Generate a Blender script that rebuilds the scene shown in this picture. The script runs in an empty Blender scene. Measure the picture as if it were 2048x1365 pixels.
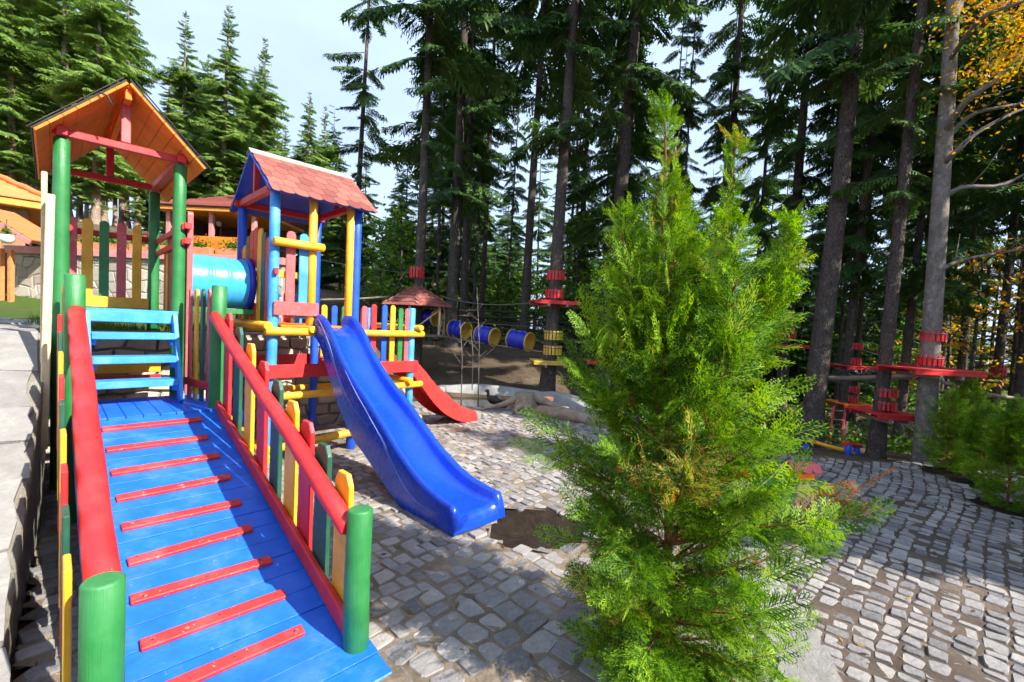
import bpy, bmesh, math, random
import numpy as np
from mathutils import Vector, Matrix

random.seed(7)
rng = np.random.default_rng(7)
R = math.radians
scene = bpy.context.scene
COL = scene.collection

# ------------------------------------------------------------------ camera
cam_d = bpy.data.cameras.new("camera")
cam = bpy.data.objects.new("camera", cam_d)
COL.objects.link(cam)
scene.camera = cam
cam_d.sensor_width = 36.0
cam_d.lens = 36.0 * 910.0 / 2048.0
cam_d.clip_start = 0.05
cam_d.clip_end = 2000.0
PITCH, ROLL = R(2.17), R(2.6)
cf = Vector((0, math.cos(PITCH), -math.sin(PITCH)))
cr0 = Vector((1, 0, 0))
cu0 = Vector((0, math.sin(PITCH), math.cos(PITCH)))
cr = cr0 * math.cos(ROLL) + cu0 * math.sin(ROLL)
cu = cu0 * math.cos(ROLL) - cr0 * math.sin(ROLL)
m = Matrix((cr, cu, -cf)).transposed().to_4x4()
m.translation = Vector((0, 0, 1.65))
cam.matrix_world = m

# ------------------------------------------------------------------ sky, sun, exposure
SUN_AZ = math.atan2(0.86, -0.51)      # from +Y towards +X
SUN_EL = R(38)
world = bpy.data.worlds.new("World")
scene.world = world
world.use_nodes = True
wn, wl = world.node_tree.nodes, world.node_tree.links
wn.clear()
out = wn.new("ShaderNodeOutputWorld")
bg = wn.new("ShaderNodeBackground")
sky = wn.new("ShaderNodeTexSky")
sky.sky_type = 'NISHITA'
sky.sun_disc = False
sky.sun_elevation = SUN_EL
sky.sun_rotation = SUN_AZ
sky.altitude = 900
sky.air_density = 1.0
sky.dust_density = 1.5
sky.ozone_density = 1.0
wtc = wn.new("ShaderNodeTexCoord")
wno = wn.new("ShaderNodeTexNoise")
wno.inputs["Scale"].default_value = 2.2
wno.inputs["Detail"].default_value = 6
wno.inputs["Roughness"].default_value = 0.6
wmap = wn.new("ShaderNodeMapping")
wmap.inputs["Scale"].default_value = (1, 1, 2.2)
wramp = wn.new("ShaderNodeValToRGB")
wramp.color_ramp.elements[0].position = 0.36
wramp.color_ramp.elements[0].color = (0.66, 0.66, 0.66, 1)
wramp.color_ramp.elements[1].position = 0.66
wramp.color_ramp.elements[1].color = (0.85, 0.85, 0.85, 1)
wmix = wn.new("ShaderNodeMix")
wmix.data_type = 'RGBA'
wmix.inputs["B"].default_value = (5.0, 6.3, 8.6, 1)
wl.new(wtc.outputs["Generated"], wmap.inputs["Vector"])
wl.new(wmap.outputs[0], wno.inputs["Vector"])
wl.new(wno.outputs["Fac"], wramp.inputs[0])
wl.new(wramp.outputs[0], wmix.inputs["Factor"])
wl.new(sky.outputs[0], wmix.inputs["A"])
wl.new(wmix.outputs["Result"], bg.inputs[0])
bg.inputs[1].default_value = 0.085
wl.new(bg.outputs[0], out.inputs[0])

sun_d = bpy.data.lights.new("sun", 'SUN')
sun_d.energy = 5.0
sun_d.angle = R(0.5)
sun_d.color = (1.0, 0.94, 0.84)
sun = bpy.data.objects.new("sun", sun_d)
COL.objects.link(sun)
sdir = Vector((math.sin(SUN_AZ) * math.cos(SUN_EL), math.cos(SUN_AZ) * math.cos(SUN_EL), math.sin(SUN_EL)))
sun.rotation_euler = sdir.to_track_quat('Z', 'Y').to_euler()
sun.location = (30, -8, 40)

scene.view_settings.view_transform = 'Standard'
scene.view_settings.look = 'None'
scene.view_settings.exposure = 1.15
scene.view_settings.gamma = 1.0
scene.render.engine = 'CYCLES'
scene.cycles.max_bounces = 4
scene.cycles.diffuse_bounces = 3
scene.cycles.glossy_bounces = 2
scene.cycles.transmission_bounces = 3
scene.cycles.caustics_reflective = False
scene.cycles.caustics_refractive = False
scene.cycles.use_adaptive_sampling = True
scene.cycles.adaptive_threshold = 0.04
scene.cycles.transparent_max_bounces = 6
scene.cycles.use_denoising = True
scene.cycles.use_light_tree = False

# ------------------------------------------------------------------ frames and helpers
AN = R(44.5)
UX, UY = math.sin(AN), math.cos(AN)
VX, VY = -math.cos(AN), math.sin(AN)
UV = Vector((UX, UY, 0)); VV = Vector((VX, VY, 0)); ZV = Vector((0, 0, 1))


def W(u, v, z=0.0):
    return Vector((UX * u + VX * v, UY * u + VY * v, z))


def to_uv(x, y):
    return UX * x + UY * y, VX * x + VY * y


def sm(x, a, b):
    t = np.clip((x - a) / (b - a), 0, 1)
    return t * t * (3 - 2 * t)


def setp(o, label=None, cat=None, group=None, kind=None):
    if label: o["label"] = label
    if cat: o["category"] = cat
    if group: o["group"] = group
    if kind: o["kind"] = kind
    return o


def thing(name, loc, label, cat, group=None):
    o = bpy.data.objects.new(name, None)
    o.empty_display_size = 0.2
    COL.objects.link(o)
    o.location = loc
    return setp(o, label, cat, group)


def link(name, me, parent=None, loc=(0, 0, 0)):
    o = bpy.data.objects.new(name, me)
    COL.objects.link(o)
    if parent is not None:
        o.parent = parent
    o.location = loc
    return o


class MB:
    """Collects polygons; build() makes ONE mesh object."""
    def __init__(s):
        s.v, s.f, s.sm, s.mi = [], [], [], []

    def add(s, vs, fs, smooth=False, mi=0):
        b = len(s.v)
        s.v += [tuple(x) for x in vs]
        for f in fs:
            s.f.append([b + i for i in f]); s.sm.append(smooth); s.mi.append(mi)
        return s

    def obox(s, c, ax, ay, az, hx, hy, hz, ch=0.0, mi=0):
        c = Vector(c); ax = Vector(ax).normalized(); ay = Vector(ay).normalized(); az = Vector(az).normalized()
        if ch <= 0:
            vs = [c + ax * hx * i + ay * hy * j + az * hz * k for k in (-1, 1) for j in (-1, 1) for i in (-1, 1)]
            return s.add(vs, [(0, 2, 3, 1), (4, 5, 7, 6), (0, 1, 5, 4), (2, 6, 7, 3), (0, 4, 6, 2), (1, 3, 7, 5)], mi=mi)
        vs, idx = [], {}
        for i in (-1, 1):
            for j in (-1, 1):
                for k in (-1, 1):
                    for a in range(3):
                        d = [hx - ch, hy - ch, hz - ch]; d[a] += ch
                        idx[(i, j, k, a)] = len(vs)
                        vs.append(c + ax * d[0] * i + ay * d[1] * j + az * d[2] * k)
        fs = []
        for a in range(3):
            b_, c_ = (a + 1) % 3, (a + 2) % 3
            for sg in (-1, 1):
                q = []
                for (p, r) in ((-1, -1), (1, -1), (1, 1), (-1, 1)):
                    t = [0, 0, 0]; t[a] = sg; t[b_] = p; t[c_] = r
                    q.append(idx[(*t, a)])
                fs.append(q if sg > 0 else q[::-1])
        for a in range(3):
            b_, c_ = (a + 1) % 3, (a + 2) % 3
            for p in (-1, 1):
                for r in (-1, 1):
                    q = []
                    for (sg, fa) in ((-1, b_), (1, b_), (1, c_), (-1, c_)):
                        t = [0, 0, 0]; t[a] = sg; t[b_] = p; t[c_] = r
                        q.append(idx[(*t, fa)])
                    fs.append(q if p * r < 0 else q[::-1])
        for i in (-1, 1):
            for j in (-1, 1):
                for k in (-1, 1):
                    q = [idx[(i, j, k, a)] for a in range(3)]
                    fs.append(q if i * j * k > 0 else q[::-1])
        return s.add(vs, fs, mi=mi)

    def beam(s, p0, p1, w, h, up=(0, 0, 1), ch=0.006, mi=0):
        p0, p1 = Vector(p0), Vector(p1)
        d = p1 - p0
        x = d.normalized(); up = Vector(up)
        if abs(x.dot(up)) > 0.95: up = UV
        y = up.cross(x).normalized(); z = x.cross(y)
        return s.obox((p0 + p1) / 2, x, y, z, d.length / 2, w / 2, h / 2, min(ch, w * .3, h * .3), mi)

    def log(s, p0, p1, r0, r1=None, n=18, ch=0.008, mi=0, wob=0.0):
        p0, p1 = Vector(p0), Vector(p1)
        r1 = r0 if r1 is None else r1
        d = p1 - p0; L = d.length; x = d / L
        a = x.orthogonal().normalized(); b = x.cross(a)
        nseg = max(1, int(L / 0.35)) if wob else 1
        rings = [(0, r0 - ch)] + [(ch + (L - 2 * ch) * i / nseg, r0 + (r1 - r0) * i / nseg) for i in range(nseg + 1)] + [(L, r1 - ch)]
        vs = []
        for (t, rr) in rings:
            o = Vector((0, 0, 0))
            if wob and 0 < t < L: o = a * random.uniform(-wob, wob) + b * random.uniform(-wob, wob)
            for i in range(n):
                th = 2 * math.pi * i / n
                vs.append(p0 + x * t + o + (a * math.cos(th) + b * math.sin(th)) * rr)
        fs = []
        m_ = len(rings)
        for k in range(m_ - 1):
            for i in range(n):
                j = (i + 1) % n
                fs.append((k * n + i, k * n + j, (k + 1) * n + j, (k + 1) * n + i))
        s.add(vs, fs, True, mi)
        b0 = len(s.v) - len(vs)
        s.f.append([b0 + i for i in range(n)][::-1]); s.sm.append(False); s.mi.append(mi)
        s.f.append([b0 + (m_ - 1) * n + i for i in range(n)]); s.sm.append(False); s.mi.append(mi)
        return s

    def tube(s, pts, r, n=8, mi=0, caps=True):
        pts = [Vector(p) for p in pts]
        rs = r if isinstance(r, (list, tuple)) else [r] * len(pts)
        vs, fs = [], []
        t0 = (pts[1] - pts[0]).normalized()
        a = t0.orthogonal().normalized()
        for k, p in enumerate(pts):
            t = (pts[min(k + 1, len(pts) - 1)] - pts[max(k - 1, 0)]).normalized()
            a = (a - t * a.dot(t)).normalized(); b = t.cross(a)
            for i in range(n):
                th = 2 * math.pi * i / n
                vs.append(p + (a * math.cos(th) + b * math.sin(th)) * rs[k])
        for k in range(len(pts) - 1):
            for i in range(n):
                j = (i + 1) % n
                fs.append((k * n + i, k * n + j, (k + 1) * n + j, (k + 1) * n + i))
        if caps:
            fs.append(tuple(range(n))[::-1]); fs.append(tuple((len(pts) - 1) * n + i for i in range(n)))
        return s.add(vs, fs, True, mi)

    def prism(s, poly, c, ax, ay, az, t, mi=0):
        """polygon (list of 2D) in ax,ay plane extruded +-t/2 along az"""
        c = Vector(c); n = len(poly)
        vs = [c + ax * p[0] + ay * p[1] - az * t / 2 for p in poly] + [c + ax * p[0] + ay * p[1] + az * t / 2 for p in poly]
        fs = [tuple(range(n))[::-1], tuple(range(n, 2 * n))]
        fs += [(i, (i + 1) % n, n + (i + 1) % n, n + i) for i in range(n)]
        return s.add(vs, fs, mi=mi)

    def lathe(s, prof, c, n=24, axis=None, mi=0, smooth=True):
        c = Vector(c); x = Vector(axis) if axis else ZV
        x = x.normalized(); a = x.orthogonal().normalized(); b = x.cross(a)
        vs = [c + x * h + (a * math.cos(2 * math.pi * i / n) + b * math.sin(2 * math.pi * i / n)) * r for (r, h) in prof for i in range(n)]
        fs = [(k * n + i, k * n + (i + 1) % n, (k + 1) * n + (i + 1) % n, (k + 1) * n + i) for k in range(len(prof) - 1) for i in range(n)]
        return s.add(vs, fs, smooth, mi)

    def mesh(s, name, mats, off=(0, 0, 0), tint=None):
        me = bpy.data.meshes.new(name)
        ox, oy, oz = off
        me.from_pydata([(x - ox, y - oy, z - oz) for (x, y, z) in s.v], [], s.f)
        me.polygons.foreach_set("use_smooth", s.sm)
        for mt in (mats if isinstance(mats, (list, tuple)) else [mats]): me.materials.append(mt)
        if len(me.materials) > 1: me.polygons.foreach_set("material_index", s.mi)
        me.update()
        if tint is not None:
            at = me.attributes.new("tint", 'FLOAT', 'FACE')
            at.data.foreach_set("value", [tint] * len(s.f))
        return me

    def build(s, name, mats, root=None, tint=None, sub=None):
        """root: the thing; sub: the part it belongs to (for sub-parts)"""
        off = tuple(root.location) if root is not None else (0, 0, 0)
        o = link(name, s.mesh(name, mats, off, tint), sub if sub is not None else root)
        return o


def np_mesh(name, V, F, mat, tint=None, smooth=False, mats_idx=None):
    """V (n,3), F (m,k) k=3 or 4"""
    me = bpy.data.meshes.new(name)
    V = np.ascontiguousarray(V, np.float32); F = np.ascontiguousarray(F, np.int32)
    mcount, k = F.shape
    me.vertices.add(len(V)); me.vertices.foreach_set("co", V.ravel())
    me.loops.add(mcount * k); me.loops.foreach_set("vertex_index", F.ravel())
    me.polygons.add(mcount); me.polygons.foreach_set("loop_start", np.arange(0, mcount * k, k, dtype=np.int32))
    if smooth: me.polygons.foreach_set("use_smooth", np.ones(mcount, bool))
    for mt in (mat if isinstance(mat, list) else [mat]): me.materials.append(mt)
    if mats_idx is not None: me.polygons.foreach_set("material_index", np.ascontiguousarray(mats_idx, np.int32))
    me.update(calc_edges=True)
    if tint is not None:
        at = me.attributes.new("tint", 'FLOAT', 'FACE')
        at.data.foreach_set("value", np.ascontiguousarray(tint, np.float32))
    return me

# ------------------------------------------------------------------ materials


def mat_new(name):
    mt = bpy.data.materials.new(name); mt.use_nodes = True
    nt = mt.node_tree
    return mt, nt, nt.nodes["Principled BSDF"]


def nnode(nt, kind, **kw):
    n = nt.nodes.new(kind)
    for k, v in kw.items():
        if k in n.inputs: n.inputs[k].default_value = v
        else: setattr(n, k, v)
    return n


def ramp(nt, fac, stops):
    r = nt.nodes.new("ShaderNodeValToRGB")
    el = r.color_ramp.elements
    while len(el) < len(stops): el.new(0.5)
    for e, (p, c) in zip(el, stops):
        e.position = p
        e.color = (*c, 1) if len(c) == 3 else c
    nt.links.new(fac, r.inputs[0])
    return r.outputs[0]


def mixc(nt, fac, a, b, mode='MIX'):
    mx = nt.nodes.new("ShaderNodeMix"); mx.data_type = 'RGBA'; mx.blend_type = mode
    if isinstance(fac, float): mx.inputs["Factor"].default_value = fac
    else: nt.links.new(fac, mx.inputs["Factor"])
    for s, k in ((a, "A"), (b, "B")):
        if isinstance(s, tuple): mx.inputs[k].default_value = (*s, 1) if len(s) == 3 else s
        else: nt.links.new(s, mx.inputs[k])
    return mx.outputs["Result"]


def coords(nt, scale=(1, 1, 1), kind="Object"):
    tc = nt.nodes.new("ShaderNodeTexCoord"); mp = nt.nodes.new("ShaderNodeMapping")
    mp.inputs["Scale"].default_value = scale
    nt.links.new(tc.outputs[kind], mp.inputs["Vector"])
    return mp.outputs[0]


def noise(nt, vec, scale, detail=4, rough=0.6, dist=0.0):
    n = nnode(nt, "ShaderNodeTexNoise", Scale=scale, Detail=detail, Roughness=rough, Distortion=dist)
    nt.links.new(vec, n.inputs["Vector"])
    return n.outputs["Fac"]


def bump(nt, b, h, strength=0.3, dist=0.01):
    bn = nnode(nt, "ShaderNodeBump", Strength=strength, Distance=dist)
    nt.links.new(h, bn.inputs["Height"])
    nt.links.new(bn.outputs[0], b.inputs["Normal"])


def paint(name, col, rough=0.38, wear=(0.75, 0.7, 0.6), wear_amt=0.0, grain=(26, 26, 1.6), worn_pos=0.68, rot=0.0, fade=0.10):
    mt, nt, b = mat_new(name)
    vec = coords(nt)
    tc = nt.nodes.new("ShaderNodeTexCoord")
    m1 = nt.nodes.new("ShaderNodeMapping"); m1.inputs["Rotation"].default_value = (0, 0, rot)
    m2 = nt.nodes.new("ShaderNodeMapping"); m2.inputs["Scale"].default_value = grain
    nt.links.new(tc.outputs["Object"], m1.inputs[0]); nt.links.new(m1.outputs[0], m2.inputs[0])
    gr = noise(nt, m2.outputs[0], 5, 6, 0.7)
    n1 = noise(nt, vec, 5, 6, 0.65)
    dark = tuple(c * 0.74 for c in col); lite = tuple(min(1, c * 1.08 + fade * 0.22) for c in col)
    c = ramp(nt, n1, [(0.28, dark), (0.5, col), (0.74, lite)])
    gl = ramp(nt, gr, [(0.30, (0.55,) * 3), (0.46, (0, 0, 0))])
    c = mixc(nt, gl, c, tuple(x * 0.55 for x in col))
    if wear_amt > 0:
        n2 = noise(nt, vec, 22, 6, 0.7)
        f = ramp(nt, n2, [(worn_pos, (0, 0, 0)), (worn_pos + 0.03, (wear_amt,) * 3)])
        c = mixc(nt, f, c, wear)
    chips = ramp(nt, noise(nt, vec, 60, 3, 0.6), [(0.735, (0, 0, 0)), (0.75, (0.8,) * 3)])
    c = mixc(nt, chips, c, tuple(x * 0.35 + 0.30 for x in col))
    dirt = ramp(nt, noise(nt, vec, 2.6, 8, 0.75), [(0.50, (0, 0, 0)), (0.8, (0.40,) * 3)])
    c = mixc(nt, dirt, c, tuple(x * 0.40 + 0.035 for x in col))
    nt.links.new(c, b.inputs["Base Color"])
    rr = ramp(nt, noise(nt, vec, 30, 4), [(0.2, (rough - 0.06,) * 3), (0.8, (rough + 0.22,) * 3)])
    nt.links.new(rr, b.inputs["Roughness"])
    bump(nt, b, gr, 0.55, 0.004)
    return mt


RED = (0.60, 0.022, 0.024); YEL = (0.86, 0.42, 0.018); GRN = (0.022, 0.19, 0.045); DGR = (0.012, 0.085, 0.045)
BLU = (0.006, 0.085, 0.62); LBL = (0.045, 0.30, 0.76)
M = {}
M['red'] = paint("red_paint", RED, wear_amt=0.35, worn_pos=0.74)
M['yellow'] = paint("yellow_paint", YEL)
M['green'] = paint("green_paint", GRN, wear_amt=0.3, worn_pos=0.76)
M['dgreen'] = paint("dark_green_paint", DGR, rough=0.42)
M['blue'] = paint("blue_paint", BLU, wear_amt=0.3, worn_pos=0.75)
M['ramp'] = paint("ramp_blue_paint", (0.006, 0.135, 0.74), rough=0.40, wear=(0.16, 0.38, 0.80), wear_amt=0.5, worn_pos=0.66, grain=(1.4, 30, 30), rot=-R(45.5), fade=0.22)
M['cleat'] = paint("cleat_red_paint", (0.58, 0.03, 0.03), rough=0.45, wear=(0.7, 0.35, 0.3), wear_amt=0.6, worn_pos=0.62, grain=(1.4, 30, 30), rot=-R(45.5), fade=0.3)
M['lblue'] = paint("light_blue_paint", LBL, rough=0.42, fade=0.4, wear=(0.5, 0.68, 0.85), wear_amt=0.5, worn_pos=0.66)
M['pink'] = paint("faded_red_paint", (0.60, 0.10, 0.10), wear=(0.75, 0.45, 0.4), wear_amt=0.6, worn_pos=0.62)
M['orange_wood'] = paint("varnished_orange_wood", (0.96, 0.20, 0.006), rough=0.58)
M['bare'] = paint("bare_pine", (0.66, 0.50, 0.30), rough=0.65)
M['oldwood'] = paint("weathered_wood", (0.24, 0.19, 0.14), rough=0.8)
M['darkwood'] = paint("dark_wood", (0.035, 0.026, 0.02), rough=0.75)
M['felt'] = paint("roof_felt", (0.05, 0.045, 0.04), rough=0.9)
M['ridge'] = paint("ridge_cap", (0.33, 0.31, 0.27), rough=0.7)


def plastic(name, col, rough=0.22):
    mt, nt, b = mat_new(name)
    vec = coords(nt)
    c = ramp(nt, noise(nt, vec, 4, 4), [(0.3, tuple(x * 0.85 for x in col)), (0.7, tuple(min(1, x * 1.1) for x in col))])
    scr = ramp(nt, noise(nt, coords(nt, (4, 4, 4)), 6, 8, 0.8), [(0.55, (0, 0, 0)), (0.70, (0.25,) * 3)])
    c = mixc(nt, scr, c, tuple(min(1, x * 0.8 + 0.10) for x in col))
    nt.links.new(c, b.inputs["Base Color"])
    rr = ramp(nt, noise(nt, vec, 20, 5), [(0.3, (rough,) * 3), (0.8, (rough + 0.2,) * 3)])
    nt.links.new(rr, b.inputs["Roughness"])
    bump(nt, b, noise(nt, vec, 160, 2), 0.06, 0.002)
    return mt


M['slide_blue'] = plastic("blue_plastic", (0.005, 0.052, 0.52), 0.18)
M['slide_red'] = plastic("red_plastic", (0.66, 0.04, 0.035))
M['slide_line'] = plastic("pale_blue_line", (0.16, 0.24, 0.66))
M['cyan'] = plastic("sky_blue_plastic", (0.05, 0.40, 0.80), 0.2)
M['drum_blue'] = plastic("drum_blue_plastic", (0.006, 0.02, 0.42), 0.3)
M['drum_yellow'] = plastic("drum_yellow_plastic", (0.62, 0.42, 0.05), 0.4)


def tinted(name, stops, rough=0.85, nscale=14, nmix=0.5, bscale=60, bstr=0.5, bdist=0.006, spec=0.3):
    """colour from face attribute 'tint' (0..1) with noise over it"""
    mt, nt, b = mat_new(name)
    at = nt.nodes.new("ShaderNodeAttribute"); at.attribute_name = "tint"
    vec = coords(nt)
    n = noise(nt, vec, nscale, 6, 0.65)
    mm = nnode(nt, "ShaderNodeMath", operation='MULTIPLY_ADD')
    mm.inputs[1].default_value = nmix; nt.links.new(n, mm.inputs[0])
    ad = nnode(nt, "ShaderNodeMath", operation='MULTIPLY'); ad.inputs[1].default_value = 1 - nmix
    nt.links.new(at.outputs["Fac"], ad.inputs[0]); nt.links.new(ad.outputs[0], mm.inputs[2])
    c = ramp(nt, mm.outputs[0], stops)
    nt.links.new(c, b.inputs["Base Color"])
    b.inputs["Roughness"].default_value = rough
    b.inputs["Specular IOR Level"].default_value = spec
    h = noise(nt, vec, bscale, 8, 0.7)
    bump(nt, b, h, bstr, bdist)
    return mt


M['cobble'] = tinted("granite_cobble", [(0.12, (0.09, 0.087, 0.09)), (0.36, (0.21, 0.20, 0.20)), (0.62, (0.335, 0.315, 0.30)), (0.88, (0.47, 0.435, 0.385))],
                     rough=0.75, nscale=34, nmix=0.55, bscale=55, bstr=1.0, bdist=0.014)
M['flag'] = tinted("flagstone", [(0.15, (0.17, 0.165, 0.155)), (0.5, (0.28, 0.268, 0.25)), (0.85, (0.42, 0.395, 0.355))], rough=0.85, nscale=9, nmix=0.7, bscale=22, bstr=0.9, bdist=0.02)
M['wallstone'] = tinted("wall_stone", [(0.1, (0.26, 0.22, 0.17)), (0.5, (0.42, 0.37, 0.30)), (0.9, (0.56, 0.51, 0.43))], rough=0.9, nscale=10, nmix=0.5, bscale=30, bstr=0.7, bdist=0.02)
M['shingle'] = tinted("red_shingle", [(0.1, (0.17, 0.05, 0.042)), (0.5, (0.255, 0.085, 0.068)), (0.9, (0.32, 0.135, 0.105))], rough=0.9, nscale=12, nmix=0.35, bscale=220, bstr=0.4, bdist=0.003)
M['rooftile'] = tinted("orange_roof_tile", [(0.1, (0.55, 0.16, 0.05)), (0.5, (0.70, 0.22, 0.07)), (0.9, (0.78, 0.32, 0.12))], rough=0.7, nscale=8, nmix=0.4)
M['darktile'] = tinted("brown_roof_shingle", [(0.1, (0.17, 0.05, 0.035)), (0.5, (0.27, 0.08, 0.06)), (0.9, (0.34, 0.12, 0.09))], rough=0.85, nscale=8, nmix=0.4)


def earth(name, stops, scale=3.0, bstr=0.8, bdist=0.03, rough=0.95, kind="Object", spk=None):
    mt, nt, b = mat_new(name)
    vec = coords(nt, kind=kind)
    n1 = noise(nt, vec, scale, 10, 0.72)
    c = ramp(nt, n1, stops)
    if spk:
        n2 = noise(nt, vec, spk[0], 4, 0.8)
        c = mixc(nt, ramp(nt, n2, [(spk[1], (0, 0, 0)), (spk[1] + .06, (0.8,) * 3)]), c, spk[2])
    nt.links.new(c, b.inputs["Base Color"])
    b.inputs["Roughness"].default_value = rough
    b.inputs["Specular IOR Level"].default_value = 0.15
    bump(nt, b, noise(nt, vec, scale * 7, 10, 0.8), bstr, bdist)
    return mt


M['soil'] = earth("dark_soil", [(0.3, (0.018, 0.013, 0.009)), (0.7, (0.07, 0.05, 0.034))], 9, 1.0, 0.05)
M['joint'] = earth("sandy_joint", [(0.32, (0.11, 0.085, 0.06)), (0.5, (0.24, 0.19, 0.14)), (0.72, (0.42, 0.35, 0.26))], 2.2, spk=(60, .62, (0.4, 0.36, 0.3)))
M['joint2'] = earth("brown_joint", [(0.32, (0.065, 0.048, 0.038)), (0.55, (0.13, 0.10, 0.08)), (0.75, (0.25, 0.20, 0.16))], 2.0, spk=(60, .64, (0.3, 0.26, 0.22)))
M['mortar'] = earth("pale_mortar", [(0.3, (0.25, 0.225, 0.18)), (0.5, (0.36, 0.33, 0.28)), (0.7, (0.46, 0.43, 0.37))], 6, 1.0, 0.03)
M['concrete'] = earth("pale_concrete", [(0.3, (0.26, 0.25, 0.24)), (0.7, (0.42, 0.41, 0.39))], 3, 0.5, 0.02)


def forest_floor():
    mt, nt, b = mat_new("forest_floor")
    geo = nt.nodes.new("ShaderNodeNewGeometry")
    n1 = noise(nt, geo.outputs["Position"], 1.1, 10, 0.72)
    soil = ramp(nt, n1, [(0.3, (0.055, 0.042, 0.03)), (0.55, (0.13, 0.10, 0.07)), (0.75, (0.22, 0.17, 0.12))])
    litter = ramp(nt, noise(nt, geo.outputs["Position"], 40, 4, 0.8), [(0.5, (0, 0, 0)), (0.62, (0.6,) * 3)])
    soil = mixc(nt, litter, soil, (0.17, 0.10, 0.05))
    at = nt.nodes.new("ShaderNodeAttribute"); at.attribute_name = "grassy"
    n2 = noise(nt, geo.outputs["Position"], 25, 5, 0.8)
    grass = ramp(nt, n2, [(0.3, (0.03, 0.075, 0.012)), (0.7, (0.10, 0.17, 0.03))])
    c = mixc(nt, at.outputs["Fac"], soil, grass)
    nt.links.new(c, b.inputs["Base Color"])
    b.inputs["Roughness"].default_value = 0.95
    b.inputs["Specular IOR Level"].default_value = 0.1
    bump(nt, b, noise(nt, geo.outputs["Position"], 12, 10, 0.8), 0.9, 0.06)
    return mt


M['ground'] = forest_floor()


def foliage(name, stops, trans=0.35, rough=0.55):
    mt, nt, b = mat_new(name)
    at = nt.nodes.new("ShaderNodeAttribute"); at.attribute_name = "tint"
    c = ramp(nt, at.outputs["Fac"], stops)
    nt.links.new(c, b.inputs["Base Color"])
    b.inputs["Roughness"].default_value = rough
    b.inputs["Specular IOR Level"].default_value = 0.25
    tr = nt.nodes.new("ShaderNodeBsdfTranslucent")
    hs = nnode(nt, "ShaderNodeHueSaturation", Value=1.35, Saturation=1.1)
    nt.links.new(c, hs.inputs["Color"]); nt.links.new(hs.outputs[0], tr.inputs[0])
    mx = nnode(nt, "ShaderNodeMixShader"); mx.inputs[0].default_value = trans
    nt.links.new(b.outputs[0], mx.inputs[1]); nt.links.new(tr.outputs[0], mx.inputs[2])
    nt.links.new(mx.outputs[0], nt.nodes["Material Output"].inputs[0])
    return mt


M['thuja'] = foliage("thuja_scale_leaf", [(0.0, (0.045, 0.13, 0.012)), (0.4, (0.15, 0.29, 0.012)), (0.75, (0.29, 0.45, 0.018)), (0.88, (0.40, 0.42, 0.07)), (0.95, (0.42, 0.15, 0.03)), (1.0, (0.30, 0.09, 0.02))], 0.4)
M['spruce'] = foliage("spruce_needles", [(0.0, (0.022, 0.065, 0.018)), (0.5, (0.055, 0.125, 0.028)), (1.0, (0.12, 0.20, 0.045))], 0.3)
M['sprucel'] = foliage("sunlit_spruce_needles", [(0.0, (0.07, 0.15, 0.03)), (0.5, (0.18, 0.29, 0.06)), (1.0, (0.30, 0.40, 0.10))], 0.35)  # lit copy of the spruce needles: sunlight on the left stand put into the colour
M['leafg'] = foliage("green_leaf", [(0.0, (0.03, 0.09, 0.01)), (0.6, (0.10, 0.22, 0.02)), (1.0, (0.22, 0.30, 0.03))], 0.4)
M['leafo'] = foliage("autumn_leaf", [(0.0, (0.22, 0.25, 0.03)), (0.4, (0.52, 0.34, 0.03)), (0.8, (0.62, 0.27, 0.02)), (1.0, (0.48, 0.13, 0.01))], 0.45)
M['flower'] = foliage("geranium_flower", [(0.0, (0.5, 0.01, 0.02)), (1.0, (0.75, 0.03, 0.06))], 0.3)
M['litter'] = foliage("dead_leaf", [(0.0, (0.05, 0.03, 0.015)), (0.6, (0.16, 0.09, 0.035)), (1.0, (0.36, 0.24, 0.06))], 0.1, 0.8)
M['grass'] = foliage("grass_blade", [(0.0, (0.04, 0.10, 0.012)), (1.0, (0.16, 0.22, 0.04))], 0.35)


def bark(name, stops, sx=6, sz=1.2, bstr=1.0, bdist=0.03, crack=0.4):
    mt, nt, b = mat_new(name)
    geo = nt.nodes.new("ShaderNodeNewGeometry"); mp = nt.nodes.new("ShaderNodeMapping")
    mp.inputs["Scale"].default_value = (sx, sx, sz)
    nt.links.new(geo.outputs["Position"], mp.inputs[0])
    n1 = noise(nt, mp.outputs[0], 3, 9, 0.75, 0.8)
    vo = nnode(nt, "ShaderNodeTexVoronoi", Scale=4.5); vo.feature = 'DISTANCE_TO_EDGE'
    nt.links.new(mp.outputs[0], vo.inputs["Vector"])
    cr_ = ramp(nt, vo.outputs["Distance"], [(0.02, (crack,) * 3), (0.14, (0, 0, 0))])
    c = ramp(nt, n1, stops)
    c = mixc(nt, cr_, c, tuple(x * 0.35 for x in stops[0][1]))
    pl = ramp(nt, noise(nt, geo.outputs["Position"], 7, 8, 0.75), [(0.58, (0, 0, 0)), (0.66, (0.55,) * 3)])
    c = mixc(nt, pl, c, tuple(min(1, x * 1.4 + 0.03) for x in stops[-1][1]))
    nt.links.new(c, b.inputs["Base Color"])
    b.inputs["Roughness"].default_value = 0.95; b.inputs["Specular IOR Level"].default_value = 0.15
    mm = nnode(nt, "ShaderNodeMath", operation='ADD'); nt.links.new(n1, mm.inputs[0]); nt.links.new(vo.outputs["Distance"], mm.inputs[1])
    bump(nt, b, mm.outputs[0], bstr, bdist)
    return mt


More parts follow.
